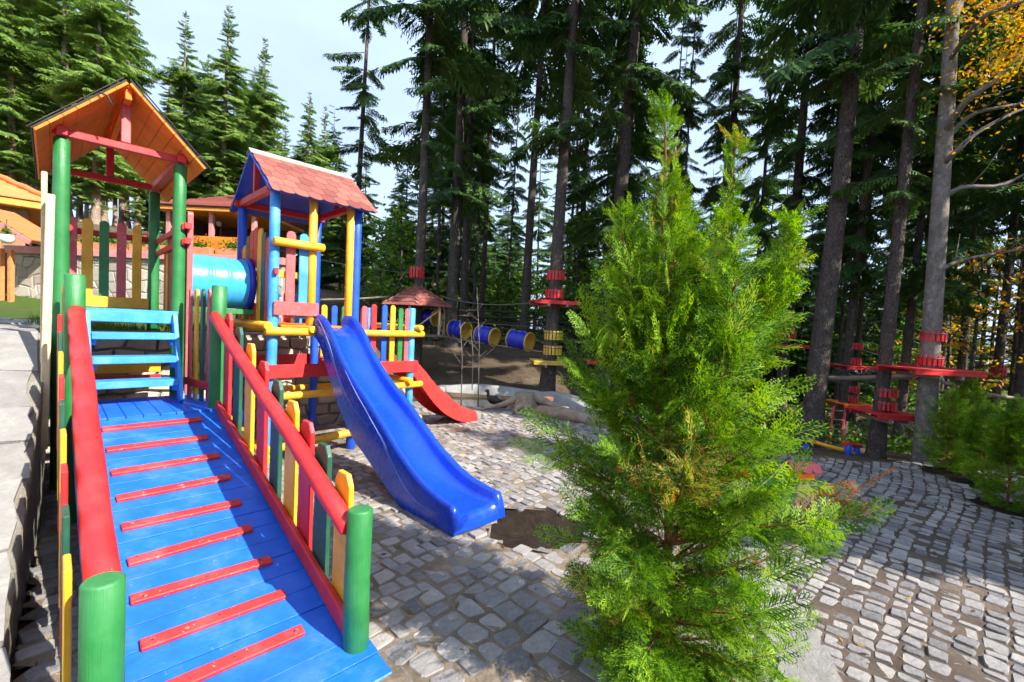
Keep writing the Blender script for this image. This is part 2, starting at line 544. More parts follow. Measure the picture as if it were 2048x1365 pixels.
M['bark'] = bark("spruce_bark", [(0.3, (0.05, 0.04, 0.034)), (0.55, (0.12, 0.10, 0.085)), (0.8, (0.22, 0.19, 0.165))], 8, 3.0, 1.0, 0.03, 0.5)
M['barkp'] = bark("pale_pine_bark", [(0.3, (0.22, 0.15, 0.11)), (0.55, (0.36, 0.27, 0.21)), (0.8, (0.50, 0.41, 0.34))])
M['beech'] = bark("beech_bark", [(0.3, (0.09, 0.078, 0.068)), (0.5, (0.17, 0.15, 0.132)), (0.62, (0.24, 0.215, 0.19)), (0.8, (0.34, 0.31, 0.275))], 3.5, 2.5, 0.35, 0.01, 0.0)
M['thbark'] = bark("thuja_bark", [(0.3, (0.15, 0.055, 0.025)), (0.8, (0.36, 0.15, 0.06))], 40, 6, 0.6, 0.006)


def simple(name, col, rough=0.6, metal=0.0, var=0.15, sc=8):
    mt, nt, b = mat_new(name)
    n = noise(nt, coords(nt), sc, 5)
    c = ramp(nt, n, [(0.3, tuple(x * (1 - var) for x in col)), (0.7, tuple(min(1, x * (1 + var)) for x in col))])
    nt.links.new(c, b.inputs["Base Color"])
    b.inputs["Roughness"].default_value = rough; b.inputs["Metallic"].default_value = metal
    return mt


M['stucco'] = simple("orange_stucco", (0.62, 0.22, 0.07), 0.9)
M['stucco2'] = simple("brown_stucco", (0.30, 0.16, 0.09), 0.9)
M['coping'] = simple("pink_coping", (0.52, 0.22, 0.20), 0.7)
M['fascia'] = simple("ochre_fascia", (0.70, 0.30, 0.04), 0.5)
M['terracotta'] = simple("terracotta_box", (0.55, 0.20, 0.09), 0.7)
M['metal'] = simple("dark_metal", (0.06, 0.06, 0.065), 0.4, 0.6)
M['cable'] = simple("steel_cable", (0.12, 0.115, 0.11), 0.5, 0.6)
M['white'] = simple("white_enamel", (0.75, 0.74, 0.70), 0.35)
M['glassy'] = simple("lamp_glass", (0.5, 0.5, 0.48), 0.15)
M['duck'] = simple("duck_feathers", (0.025, 0.02, 0.018), 0.6, var=0.4)
M['duckbill'] = simple("duck_bill", (0.45, 0.28, 0.05), 0.5)
M['rootwood'] = earth("driftwood", [(0.3, (0.20, 0.15, 0.10)), (0.7, (0.46, 0.39, 0.30))], 5, 0.8, 0.03)
M['interior'] = simple("dark_interior", (0.10, 0.05, 0.03), 0.8)


def water_mat():
    mt, nt, b = mat_new("pond_water")
    b.inputs["Base Color"].default_value = (0.03, 0.035, 0.02, 1)
    b.inputs["Roughness"].default_value = 0.06
    b.inputs["Specular IOR Level"].default_value = 0.6
    bump(nt, b, noise(nt, coords(nt), 6, 3), 0.08, 0.02)
    return mt


M['water'] = water_mat()

# ------------------------------------------------------------------ terrain


def vnoise(x, y, s, seed):
    r = np.random.default_rng(seed); t = 0
    for _ in range(5):
        a, p, k = r.uniform(0, 6.28), r.uniform(0, 6.28), s * r.uniform(0.6, 1.7)
        t = t + np.sin((x * np.cos(a) + y * np.sin(a)) * k + p)
    return t / 5


def edge_x(y):            # the kerb line between the upper and the lower cobbled terrace
    return 1.50 + 0.26 * (y - 1.6)


def terr(x, y):
    x = np.asarray(x, float); y = np.asarray(y, float)
    u = UX * x + UY * y; v = VX * x + VY * y
    z = np.full(x.shape, -0.09) + 0.0 * x
    low = sm(x - edge_x(y), -0.02, 0.10) * sm(9.5 - y, 0, 2.0)
    z = z - 0.20 * low
    # forest side, right: falls away beyond the terrace edge
    drop = sm(y, 6.9, 12.5) * sm(x, 0.8, 4.0)
    z = z - 1.05 * drop
    dropr = sm(x, 6.4, 10) * (1 - sm(y, 6.9, 12.5)) * 0.5
    z = z - dropr
    # dirt bank behind the pond
    z = z + 0.95 * sm(y, 11.2, 16.5) * (1 - sm(x, 1.5, 6.0))
    # pond hollow
    pd = ((x + 0.55) / 2.0) ** 2 + ((y - 9.95) / 1.05) ** 2
    z = z - 0.55 * (1 - sm(pd, 0.55, 1.0))
    # upper lawn
    up = sm(v, 6.98, 7.2) * (1 - sm(u, 3.72, 5.0))
    z = z + up * (1.42 + 0.02 * np.clip(v - 7, 0, 8))
    # lawn also left of the steps
    lf = sm(-u, 0.4, 0.6) * (1 - up) * sm(v, 2.7, 7.0)
    z = z + lf * 1.25
    # terrace above the retaining wall by the house
    hs = np.where(x > -13.7, sm(y, 12.55, 12.75), sm(y, 16.0, 17.0)) * (1 - sm(x, -7.2, -6.0)) * sm(-x, 0, 1)
    z = z + hs * 1.35
    far = np.clip(v - 17, 0, 60) * 0.13 * sm(-x, -8, 8)
    z = z + far
    z = z - 0.03 * np.clip(y - 18, 0, 60) * sm(x, 0, 14)
    z = z + 0.05 * vnoise(x, y, 1.2, 3) * sm(y, 8, 12)
    z = z + 0.25 * vnoise(x, y, 0.25, 4) * sm(y, 14, 22)
    return z


def tz(x, y): return float(terr(np.array([x]), np.array([y]))[0])


gx = np.unique(np.concatenate([np.arange(-120, -20, 5), np.arange(-20, -9, 0.6), np.arange(-9, 9, 0.2), np.arange(9, 25, 0.8), np.arange(25, 125, 5)]))
gy = np.unique(np.concatenate([np.arange(-60, -2, 4), np.arange(-2, 14, 0.2), np.arange(14, 32, 0.7), np.arange(32, 180, 6)]))
GX, GY = np.meshgrid(gx, gy)
GZ = terr(GX, GY)
nx_, ny_ = len(gx), len(gy)
ii = (np.arange(ny_ - 1)[:, None] * nx_ + np.arange(nx_ - 1)[None, :]).ravel()
GF = np.stack([ii, ii + 1, ii + nx_ + 1, ii + nx_], 1)
gme = np_mesh("terrain", np.stack([GX.ravel(), GY.ravel(), GZ.ravel()], 1), GF, M['ground'], smooth=True)
gu, gv = to_uv(GX.ravel(), GY.ravel())
grassy = sm(gv, 7.0, 7.3) * (1 - sm(gu, 3.4, 4.2)) * (1 - sm(GY.ravel(), 13, 15))
grassy = np.clip(grassy * (0.75 + 0.5 * vnoise(GX.ravel(), GY.ravel(), 1.5, 9)) + 0.5 * sm(GX.ravel(), 9, 12) * (vnoise(GX.ravel(), GY.ravel(), .5, 12) > 0), 0, 1)
ga = gme.attributes.new("grassy", 'FLOAT', 'POINT'); ga.data.foreach_set("value", grassy.astype(np.float32))
setp(link("terrain", gme), kind="structure")

# ------------------------------------------------------------------ cobbled pavements
PIT = (0.27, 3.64, 0.37)
THX, THY = 0.80, 2.12


def upper_region(x, y):
    u, v = to_uv(x, y)
    if x > edge_x(y) - 0.20: return False
    if (x - PIT[0]) ** 2 / 1.25 + (y - PIT[1]) ** 2 < PIT[2] ** 2: return False
    if u < -0.05 or v > 6.80: 
        if not (u > 3.75 and v > 6.8): return False
    if ((x + 0.55) / 2.15) ** 2 + ((y - 9.95) / 1.2) ** 2 < 1.0: return False
    yl = 9.1 + 0.3 * math.sin(x * 1.3) if x < 0 else 9.1 - 1.0 * x
    return y < max(6.9, yl) and y > 0.6


BUSH = [(6.30, 6.45), (6.30, 5.95), (5.75, 5.15), (5.55, 4.35), (7.0, 6.9)]


def lower_region(x, y):
    if x < edge_x(y) + 0.06: return False
    for (bx, by) in BUSH:
        if (x - bx) ** 2 + (y - by) ** 2 < 0.30 ** 2: return False
    return y < 6.95 + 0.10 * math.sin(x * 2) and x < 7.4 and y > 0.8


def cobble_geo(cx, cy, hw, hh, ang, z, big):
    """rounded irregular stone: 8-gon rings; returns verts(24), faces"""
    k = random.uniform(0.66, 0.86)
    c8 = []
    for (sx, sy) in ((1, 1), (-1, 1), (-1, -1), (1, -1)):
        jx, jy = random.uniform(-.22, .10) * hw, random.uniform(-.22, .14) * hh
        a = ((sx * (hw + jx), sy * (hh + jy) * k), (sx * (hw + jx) * k, sy * (hh + jy)))
        c8 += list(a) if sx * sy > 0 else [a[1], a[0]]
    ca, sa = math.cos(ang), math.sin(ang)
    tl = (random.uniform(-.06, .06), random.uniform(-.06, .06))
    vs = []
    for (s, h) in ((1.05, -0.03), (1.0, 0.003), (0.945, 0.0085)):
        for (px, py) in c8:
            qx, qy = px * s, py * s
            hz = h + (tl[0] * qx + tl[1] * qy if h > 0 else 0) + (random.uniform(-.003, .003) if h > 0.006 else 0)
            vs.append((cx + ca * qx - sa * qy, cy + sa * qx + ca * qy, z + hz))
    fs = [(r * 8 + i, r * 8 + (i + 1) % 8, r * 8 + 8 + (i + 1) % 8, r * 8 + 8 + i) for r in range(2) for i in range(8)]
    fs.append(tuple(range(16, 24)))
    return vs, fs


def pave(name, base_mat, region, z0, seed, cell, gap, base_poly_fn, ubounds, vbounds, label_bits):
    random.seed(seed)
    stones = []
    v = vbounds[0]
    row = 0
    while v < vbounds[1]:
        bigf = 1.28 if (v < 1.95 and z0 == 0) else 1.0
        rh = cell * bigf * random.uniform(0.86, 1.14)
        u = ubounds[0] + random.uniform(0, cell)
        while u < ubounds[1]:
            w = cell * bigf * random.uniform(0.72, 1.40)
            uc, vc = u + w / 2, v + rh / 2
            sl_ = 0.072 * math.cos(uc * 0.9 + seed) + 0.046 * math.cos(uc * 2.3)
            vc += random.gauss(0, 0.006) + 0.08 * math.sin(uc * 0.9 + seed) + 0.02 * math.sin(uc * 2.3)
            p = W(uc, vc)
            if p.y > 0.5 and region(p.x, p.y):
                stones.append((p.x, p.y, w / 2 - gap * random.uniform(.42, .85), rh / 2 - gap * random.uniform(.26, .55), sl_))
            u += w
        v += rh; row += 1
    def score(s):
        x, y = s[0], s[1]
        px = 1024 + 910 * x / y; py = 650 + 910 * (1.65 - z0) / y + 0.045 * (px - 1024)
        vis = -20 < px < 2070 and py < 1385
        u_, v_ = to_uv(x, y)
        if 0.1 < u_ < 1.15 and v_ > 1.8: vis = False
        if (x - THX) ** 2 + (y - THY) ** 2 < 0.25: vis = False
        return (1 if vis else 0, 1.0 / (x * x + y * y))
    stones.sort(key=score, reverse=True)
    base = base_poly_fn()
    root = setp(link(name, base), kind="structure")
    root.location = (0, 0, 0)
    rest = MB(); rt = []
    for i, (x, y, hw, hh, sl_) in enumerate(stones):
        big = 1
        t = min(1, max(0, random.gauss(0.5, 0.30)))
        vs, fs = cobble_geo(x, y, hw, hh, math.pi / 2 - AN + sl_ + random.gauss(0, 0.035), z0 + random.gauss(0, 0.004), big)
        if i < 300:
            mb = MB().add([(a - x, b - y, c - z0) for (a, b, c) in vs], fs[:-1], False).add([], [])
            b0 = 0
            mb.f.append(list(fs[-1])); mb.sm.append(False); mb.mi.append(0)
            link("cobble", mb.mesh("cobble", M['cobble'], tint=t), root, (x, y, z0))
        else:
            rest.add(vs, fs, False); rt += [t] * len(fs)
    me = rest.mesh("cobbles_beyond", M['cobble'])
    at = me.attributes.new("tint", 'FLOAT', 'FACE'); at.data.foreach_set("value", rt)
    setp(link("cobbles_beyond", me, root), kind="stuff")
    return root


def sheet(region, z, mat, x0, x1, y0, y1, d):
    xs = np.arange(x0, x1, d); ys = np.arange(y0, y1, d)
    mb_v, mb_f, idx = [], [], {}
    for a in xs:
        for b_ in ys:
            if region(a + d / 2, b_ + d / 2):
                q = []
                for (p, r) in ((a, b_), (a + d, b_), (a + d, b_ + d), (a, b_ + d)):
                    k = (round(p, 3), round(r, 3))
                    if k not in idx:
                        idx[k] = len(mb_v)
                        mb_v.append((p, r, z + 0.003 + 0.0045 * math.sin(p * 9) * math.sin(r * 7)))
                    q.append(idx[k])
                mb_f.append(q)
    return np_mesh("pavement_bed", np.array(mb_v), np.array(mb_f), mat, smooth=True)


up_wide = lambda x, y: upper_region(x, y) or (x < edge_x(y) and x > edge_x(y) - 0.3 and 0.6 < y < 6.9)
pave("upper_cobbled_pavement", M['joint'], upper_region, 0.0, 11, 0.114, 0.015,
     lambda: sheet(up_wide, 0.0, M['joint'], -6, 3, 0.5, 9.6, 0.1), (-0.2, 9), (-1.5, 9.5), None)
pave("lower_cobbled_pavement", M['joint2'], lower_region, -0.20, 23, 0.113, 0.018,
     lambda: sheet(lambda x, y: edge_x(y) - .05 < x < 7.4 and 0.7 < y < 7.0 + 0.1 * math.sin(x * 2), -0.20, M['joint2'], 1, 7.5, 0.6, 7.2, 0.1), (0, 11), (-6.5, 5), None)

# kerb stones along the step between the terraces
kerb = setp(link("kerb", sheet(lambda x, y: False, 0, M['mortar'], 0, 0.01, 0, 0.01, 1) if False else MB().mesh("kerb", M['mortar'])), kind="structure")
random.seed(5)
y = 0.9
while y < 6.8:
    L = random.uniform(0.42, 0.75)
    x0, x1 = edge_x(y), edge_x(y + L)
    mb = MB()
    d = Vector((x1 - x0, L, 0)).normalized(); nrm = Vector((d.y, -d.x, 0))
    c = Vector(((x0 + x1) / 2, y + L / 2, -0.11)) - nrm * 0.13
    n = 8
    poly = []
    for i in range(n + 1): poly.append((-L / 2 + 0.006 + (L - 0.012) * i / n, 0.15 + random.uniform(-.02, .02)))
    for i in range(n, -1, -1): poly.append((-L / 2 + 0.006 + (L - 0.012) * i / n, -0.13 + random.uniform(-.015, .015)))
    mb.prism(poly[::-1] if False else poly, c, d, nrm, ZV, 0.29 + random.uniform(-.012, .012))
    link("kerb_stone", mb.mesh("kerb_stone", M['flag'], tint=random.uniform(.3, .8)), kerb)
    y += L

# soil patches: pit at the slide's foot, planting holes
def disc(name, x, y, z, r, sx, mat, dome=0.0, n=28):
    vs = [(x, y, z + dome)]; fs = []
    rr = 4
    for k in range(1, rr + 1):
        for i in range(n):
            a = 2 * math.pi * i / n; q = r * k / rr * (1 + (0.06 * math.sin(3 * a) + 0.05 * math.sin(5 * a + 1) if k == rr else 0))
            vs.append((x + math.cos(a) * q * sx, y + math.sin(a) * q, z + dome * (1 - (k / rr) ** 2) + random.uniform(-.012, .012)))
    for i in range(n): fs.append((0, 1 + i, 1 + (i + 1) % n))
    for k in range(rr - 1):
        for i in range(n):
            fs.append((1 + k * n + i, 1 + (k + 1) * n + i, 1 + (k + 1) * n + (i + 1) % n, 1 + k * n + (i + 1) % n))
    return setp(link(name, MB().add(vs, fs, True).mesh(name, mat)), kind="structure")


disc("soil_patch", PIT[0], PIT[1], 0.004, PIT[2] + 0.03, 1.12, M['soil'], -0.05)
for (bx, by) in BUSH: disc("soil_patch", bx, by, -0.192, 0.30, 1.0, M['soil'], 0.03)

# ------------------------------------------------------------------ playground: pickets


def picket(root, name, base, along, out_, w, h, t, mat, top='round', lean=0.0):
    """plank: base centre, width along `along`, height up, thickness along out_"""
    n = 8; poly = [(-w / 2, 0), (w / 2, 0)]
    if top == 'round':
        for i in range(n + 1):
            a = math.pi * i / n
            poly.append((w / 2 * math.cos(a), h - w / 2 + w / 2 * math.sin(a)))
    elif top == 'cut':
        poly += [(w / 2, h - w * .35), (w * .28, h), (-w * .28, h), (-w / 2, h - w * .35)]
    elif top == 'slant':
        poly += [(w / 2, h - w * .3), (w * .2, h), (-w / 2, h)]
    else:
        poly += [(w / 2, h), (-w / 2, h)]
    bm = bmesh.new()
    c = Vector(base) - Vector(root.location)
    al = Vector(along).normalized(); o_ = Vector(out_).normalized()
    up = (ZV + al * lean).normalized()
    lo = [bm.verts.new(c + al * p[0] + up * p[1] - o_ * t / 2) for p in poly]
    hi = [bm.verts.new(c + al * p[0] + up * p[1] + o_ * t / 2) for p in poly]
    bm.faces.new(lo[::-1]); bm.faces.new(hi)
    k = len(poly)
    for i in range(k): bm.faces.new((lo[i], lo[(i + 1) % k], hi[(i + 1) % k], hi[i]))
    bmesh.ops.recalc_face_normals(bm, faces=bm.faces)
    ed = [e for e in bm.edges if len(e.link_faces) == 2 and e.calc_face_angle(0) > 1.2]
    bmesh.ops.bevel(bm, geom=ed, offset=0.004, segments=1, affect='EDGES')
    me = bpy.data.meshes.new(name); bm.to_mesh(me); bm.free(); me.materials.append(mat)
    return link(name, me, root)


def one(root, name, mat, fn, sub=None):
    mb = MB(); fn(mb)
    return mb.build(name, mat, root, sub=sub)


random.seed(3)
# ------------------------------------------------------------------ ramp
RU0, RU1 = 0.115, 1.075
RV0, RV1, RZ1 = 1.78, 4.66, 0.775


def rz(v): return (v - 2.02) * (0.78 / 2.706) if v > 2.3 else 0.0807 + (v - 2.3) * 0.13


ramp_o = thing("ramp", W(0.6, 3.3), "sloping blue plank ramp with red cleats, red handrails and coloured pickets", "ramp")
sl = Vector(VV * 1.0 + ZV * (0.78 / 2.706)).normalized(); nr = UV.cross(sl).normalized()
if nr.z < 0: nr = -nr
npl = 20
for i in range(npl):
    va = RV0 + (RV1 - RV0) * i / npl; vb = RV0 + (RV1 - RV0) * (i + 1) / npl
    mb = MB()
    c = W((RU0 + RU1) / 2, (va + vb) / 2, rz((va + vb) / 2) - 0.018 + random.uniform(-.0015, .0015))
    sl2 = (W(0, vb, rz(vb)) - W(0, va, rz(va))).normalized(); nr2 = UV.cross(sl2).normalized()
    ext = 0.055 if i < 2 else 0.0
    mb.obox(c + UV * ext / 2, UV, sl2, nr2 if nr2.z > 0 else -nr2, (RU1 - RU0 + ext) / 2, (vb - va) / 2 * 1.04 - 0.0022, 0.018, 0.0012 if i else 0.010)
    mb.build("deck_plank", M['ramp'], ramp_o)
for i, v in enumerate((4.5, 4.20, 3.91, 3.62, 3.33, 3.05, 2.77, 2.50, 2.24)):
    mb = MB()
    a = random.uniform(-.012, .012)
    mb.beam(W(0.285 + random.uniform(-.01, .01), v - a, rz(v - a) + 0.012), W(0.895 + random.uniform(-.012, .012), v + a, rz(v + a) + 0.011), 0.060, 0.024, nr, 0.004)
    cl_o = mb.build("cleat", M['cleat'], ramp_o)
    for us in (0.33, 0.59, 0.85):
        MB().log(W(us, v, rz(v) + 0.0205), W(us, v, rz(v) + 0.0255), 0.0065, 0.0060, 8, 0.001).build("screw", M['metal'], ramp_o, sub=cl_o)
for (u, v, zt) in ((0.1285, 2.02, 0.723), (1.0585, 2.02, 0.723), (0.1285, 4.726, 1.871), (1.0585, 4.726, 1.871)):
    one(ramp_o, "post", M['green'] if not (u > 1 and v < 3) else M['green'], lambda q: q.log(W(u, v, -0.02), W(u, v, zt), 0.062, 0.060, 22, 0.010, wob=0.0035))
one(ramp_o, "handrail", M['red'], lambda q: q.log(W(1.02, 4.70, 1.60), W(1.02, 2.05, 0.628), 0.045, 0.047, 18, wob=0.004))
one(ramp_o, "handrail", M['red'], lambda q: q.log(W(0.137, 4.70, 1.60), W(0.137, 2.07, 0.640), 0.050, 0.053, 18, wob=0.004))
for u in (1.045, 0.135):
    one(ramp_o, "bottom_rail", M['red'], lambda q: q.beam(W(u, 4.64, rz(4.64) + 0.055), W(u, 2.06, rz(2.06) + 0.055), 0.035, 0.10, ch=0.008))
cols3 = ['red', 'dgreen', 'yellow']
for i, v in enumerate((4.49, 4.18, 3.86, 3.55, 3.26, 2.98, 2.74, 2.50, 2.24)):
    zt = 0.84 + (v - 2.24) * 0.351
    picket(ramp_o, "picket", W(1.082, v, rz(v) - 0.12), VV, UV, 0.165, zt - rz(v) + 0.12, 0.028, M[cols3[i % 3]], 'cut')
cl = ['red', 'dgreen', 'yellow', 'red', 'dgreen', 'yellow', 'red', 'dgreen', 'yellow']
for i, v in enumerate((4.52, 4.22, 3.92, 3.62, 3.33, 3.05, 2.77, 2.49, 2.22)):
    zt = 0.64 + (v - 2.07) * 0.3657 + 0.085
    picket(ramp_o, "picket", W(0.048, v, rz(v) - 0.10), VV, UV, 0.15, zt - rz(v) + 0.05, 0.022, M[cl[i % 9]], 'flat')
for v in (2.4, 3.4, 4.4):
    one(ramp_o, "support", M['blue'], lambda q: q.beam(W(0.2, v, rz(v) / 2 - 0.02), W(1.0, v, rz(v) / 2 - 0.02), 0.08, max(0.06, rz(v) - 0.06)))

# landing
LZ = 0.778
land = thing("landing", W(0.6, 5.1), "small blue plank landing between the ramp and the stair", "landing")
n = 9
for i in range(n):
    ua = 0.10 + 0.98 * i / n; ub = 0.10 + 0.98 * (i + 1) / n
    mb = MB().obox(W((ua + ub) / 2, 5.13, LZ - 0.016 + random.uniform(-.001, .001)), UV, VV, ZV, (ub - ua) / 2 - 0.0022, 0.465, 0.016, 0.003)
    mb.build("deck_plank", M['ramp'], land)
for v in (4.72, 5.5):
    one(land, "joist", M['blue'], lambda q: q.beam(W(0.12, v, LZ - 0.085), W(1.06, v, LZ - 0.085), 0.06, 0.10))
for u in (0.20, 1.0):
    one(land, "support_post", M['blue'], lambda q: q.log(W(u, 5.45, -0.02), W(u, 5.45, LZ - 0.03), 0.05))
# pickets from landing posts to the tower
cp = ['yellow', 'red', 'dgreen', 'yellow', 'red']
for i in range(5):
    t = (i + 0.6) / 5.2
    u, v = 1.06 - 0.13 * t, 4.80 + 0.70 * t
    picket(land, "picket", W(u + 0.03, v, LZ - 0.10), VV, UV, 0.085, 1.17, 0.024, M[['yellow', 'pink', 'dgreen', 'yellow', 'pink'][i]], 'round')
    picket(land, "picket", W(0.085, v, LZ - 0.10), VV, UV, 0.085, 1.12, 0.024, M[cp[i]], 'round')
one(land, "picket_rail", M['red'], lambda q: q.beam(W(1.06, 4.8, LZ + 0.16), W(0.95, 5.5, LZ + 0.16), 0.03, 0.07))
one(land, "picket_rail", M['red'], lambda q: q.beam(W(0.12, 4.8, LZ + 0.16), W(0.12, 5.5, LZ + 0.16), 0.03, 0.07))

# stair
stair = thing("stair", W(0.55, 5.4, LZ), "steep pale blue wooden stair with open treads up to the tower", "stairs")
AZ = 1.62
for u in (0.235, 0.865):
    one(stair, "stringer", M['lblue'] if u < .5 else M['lblue'], lambda q: q.beam(W(u, 5.14, LZ + 0.0), W(u, 5.56, AZ - 0.045), 0.036, 0.12, ch=0.004))
for k, z in enumerate((0.985, 1.19, 1.40)):
    v = 5.16 + 0.42 * (z - LZ) / (AZ - LZ)
    one(stair, "tread", M['lblue'], lambda q: q.obox(W(0.55, v - 0.005, z - 0.02), UV, VV, ZV, 0.295, 0.105, 0.030, 0.004))
    for u in (0.268, 0.832):
        one(stair, "tread_bracket", M['lblue'], lambda q: q.obox(W(u, v, z - 0.078), UV, VV, ZV, 0.022, 0.035, 0.026, 0.003))
one(stair, "header", M['lblue'], lambda q: q.beam(W(0.235, 5.555, AZ - 0.068), W(0.865, 5.555, AZ - 0.075), 0.03, 0.10))

# ------------------------------------------------------------------ tower with green posts
AU0, AU1, AV0, AV1, AB = 0.065, 0.91, 5.66, 7.25, 3.10
ta = thing("play_tower", W(0.49, 6.4), "play tower with green posts and orange gabled roof at the stair head", "play tower")
for (u, v) in ((AU0, AV0), (AU1, AV0), (AU0, AV1), (AU1, AV1)):
    zb = -0.02 if v < 6.8 else 1.35
    one(ta, "post", M['green'], lambda q: q.log(W(u, v, zb), W(u, v, AB - 0.02), 0.060, 0.055, 22, wob=0.002))
for i in range(12):
    va, vb = 5.56 + (AV1 + 0.05 - 5.56) * i / 12, 5.56 + (AV1 + 0.05 - 5.56) * (i + 1) / 12
    one(ta, "deck_plank", M['lblue'], lambda q: q.obox(W(0.50, (va + vb) / 2, AZ - 0.013), UV, VV, ZV, 0.42 if i else 0.40, (vb - va) / 2 - 0.002, 0.013, 0.003))
for v in (AV0 + 0.09, AV1 - 0.09):
    one(ta, "deck_beam", M['red'], lambda q: q.beam(W(AU0 - 0.1, v, AZ - 0.08), W(AU1 + 0.1, v, AZ - 0.08), 0.06, 0.10))
one(ta, "lower_board", M['yellow'], lambda q: q.beam(W(AU0, 6.62, 0.98), W(AU1, 6.62, 0.98), 0.03, 0.15))
one(ta, "lower_board", M['red'], lambda q: q.beam(W(AU0, 6.60, 0.82), W(AU1, 6.60, 0.82), 0.03, 0.12))
# tie beams, plates, king posts
for v in (AV0, AV1):
    one(ta, "tie_beam", M['red'], lambda q: q.beam(W(AU0 - 0.06, v, AB + 0.035), W(AU1 + 0.06, v, AB + 0.035), 0.055, 0.065))
    one(ta, "king_post", M['pink'] if v < 6 else M['red'], lambda q: q.beam(W(0.49, v, AB + 0.07), W(0.49, v, AB + 0.46), 0.065, 0.07))
for u in (AU0, AU1):
    one(ta, "wall_plate", M['red'], lambda q: q.beam(W(u, AV0 - 0.09, AB + 0.032), W(u, AV1 + 0.09, AB + 0.032), 0.075, 0.075))
one(ta, "ridge_beam", M['orange_wood'], lambda q: q.beam(W(0.49, AV0 - 0.2, AB + 0.455), W(0.49, AV1 + 0.2, AB + 0.455), 0.05, 0.09))
# roof: board lining (each board), felt above
RA0, RA1 = 5.40, AV1 + 0.26
apex = W(0.487, 0, 3.63)
roof_a = None
for sgn in (-1, 1):
    ue = 0.487 + sgn * 0.575; ze = 3.03
    dsl = (UV * (ue - 0.487) + ZV * (ze - 3.63)); Ls = dsl.length; dsl.normalize()
    nn = dsl.cross(VV).normalized()
    if nn.z < 0: nn = -nn
    slope = one(ta, "roof_slope", M['felt'], lambda q: q.obox(W(0.487, (RA0 + RA1) / 2, 3.63) + dsl * (Ls / 2) + nn * 0.031, dsl, VV, nn, Ls / 2 + 0.006, (RA1 - RA0) / 2 + 0.004, 0.007, 0.002))
    nb = 7
    for i in range(nb):
        a = Ls * i / nb; b_ = Ls * (i + 1) / nb
        one(ta, "roof_board", M['orange_wood'], lambda q: q.obox(W(0.487, (RA0 + RA1) / 2, 3.63) + dsl * ((a + b_) / 2) + nn * 0.012, dsl, VV, nn, (b_ - a) / 2 - 0.002, (RA1 - RA0) / 2, 0.011, 0.002), sub=slope)
    # felt strip lifting at the front edge
    one(ta, "felt_edge", M['felt'], lambda q: q.beam(W(0.487, RA0 - 0.012, 3.63) + nn * 0.052, W(0.487, RA0 - 0.012, 3.63) + dsl * (Ls + 0.03) + nn * 0.046, 0.02, 0.007), sub=slope)
mb = MB(); p = W(0.29, RA0 - 0.03, 3.47)
mb.tube([p, p + UV * 0.05 - VV * 0.03 - ZV * 0.02, p + UV * 0.08 - VV * 0.04 - ZV * 0.09], 0.008, 6)
mb.build("torn_felt_strip", M['felt'], ta)
# back railing
for i, (u, c) in enumerate(((0.17, 'pink'), (0.30, 'yellow'), (0.445, 'green'), (0.60, 'pink'), (0.745, 'yellow'))):
    picket(ta, "picket", W(u, AV1 - 0.02, AZ), UV, VV, 0.088 + 0.01 * (i == 1), 1.02, 0.024, M[c], 'round')
one(ta, "rail", M['red'], lambda q: q.log(W(AU0, AV1 + 0.045, AZ + 0.87), W(AU1, AV1 + 0.045, AZ + 0.87), 0.036))
one(ta, "bottom_board", M['yellow'], lambda q: q.beam(W(AU0 + 0.05, AV1 - 0.05, AZ + 0.07), W(AU1 - 0.05, AV1 - 0.05, AZ + 0.07), 0.022, 0.13))
# left railing
for i in range(6):
    v = AV0 + 0.2 + 0.22 * i
    picket(ta, "picket", W(AU0 - 0.01, v, AZ), VV, UV, 0.09, 0.85, 0.022, M[['yellow', 'red', 'green'][i % 3]], 'round')
one(ta, "rail", M['red'], lambda q: q.log(W(AU0 + 0.045, AV0, AZ + 0.7), W(AU0 + 0.045, AV1, AZ + 0.7), 0.034))
# right panel around the tunnel mouth
TV, TZ, TR = 6.02, 1.965, 0.285
pc = ['red', 'yellow', 'dgreen', 'red', 'yellow', 'red', 'dgreen', 'yellow', 'red', 'yellow']
for i in range(9):
    v = AV0 + 0.11 + i * 0.125
    top = 2.62 - 0.9 * abs(v - 6.05) ** 2 * 0.5
    dv = abs(v - TV)
    u = AU1 + 0.055
    if dv < TR - 0.04:
        hz = math.sqrt(TR ** 2 - dv ** 2)
        picket(ta, "picket", W(u, v, TZ + hz), VV, UV, 0.108, top - TZ - hz, 0.022, M[pc[i]], 'round')
        if TZ - hz - 1.5 > 0.06: picket(ta, "picket", W(u, v, 1.5), VV, UV, 0.108, TZ - hz - 1.5, 0.022, M[pc[i]], 'flat')
    else:
        picket(ta, "picket", W(u, v, 1.5), VV, UV, 0.108, top - 1.5, 0.022, M[pc[i]], 'round')
for z in (2.32, 2.47):
    one(ta, "panel_rail", M['red'], lambda q: q.beam(W(AU1 + 0.025, AV0 - 0.09, z), W(AU1 + 0.025, AV1 - 0.05, z), 0.032, 0.062))
picket(ta, "corner_picket", W(AU1 + 0.085, AV0 - 0.02, 0.78), VV, UV, 0.07, 1.86, 0.05, M['pink'], 'round')
for z in (2.33, 2.48):
    one(ta, "rail_end", M['red'], lambda q: q.obox(W(AU1 + 0.055, AV0 - 0.085, z), UV, VV, ZV, 0.03, 0.025, 0.03, 0.006))

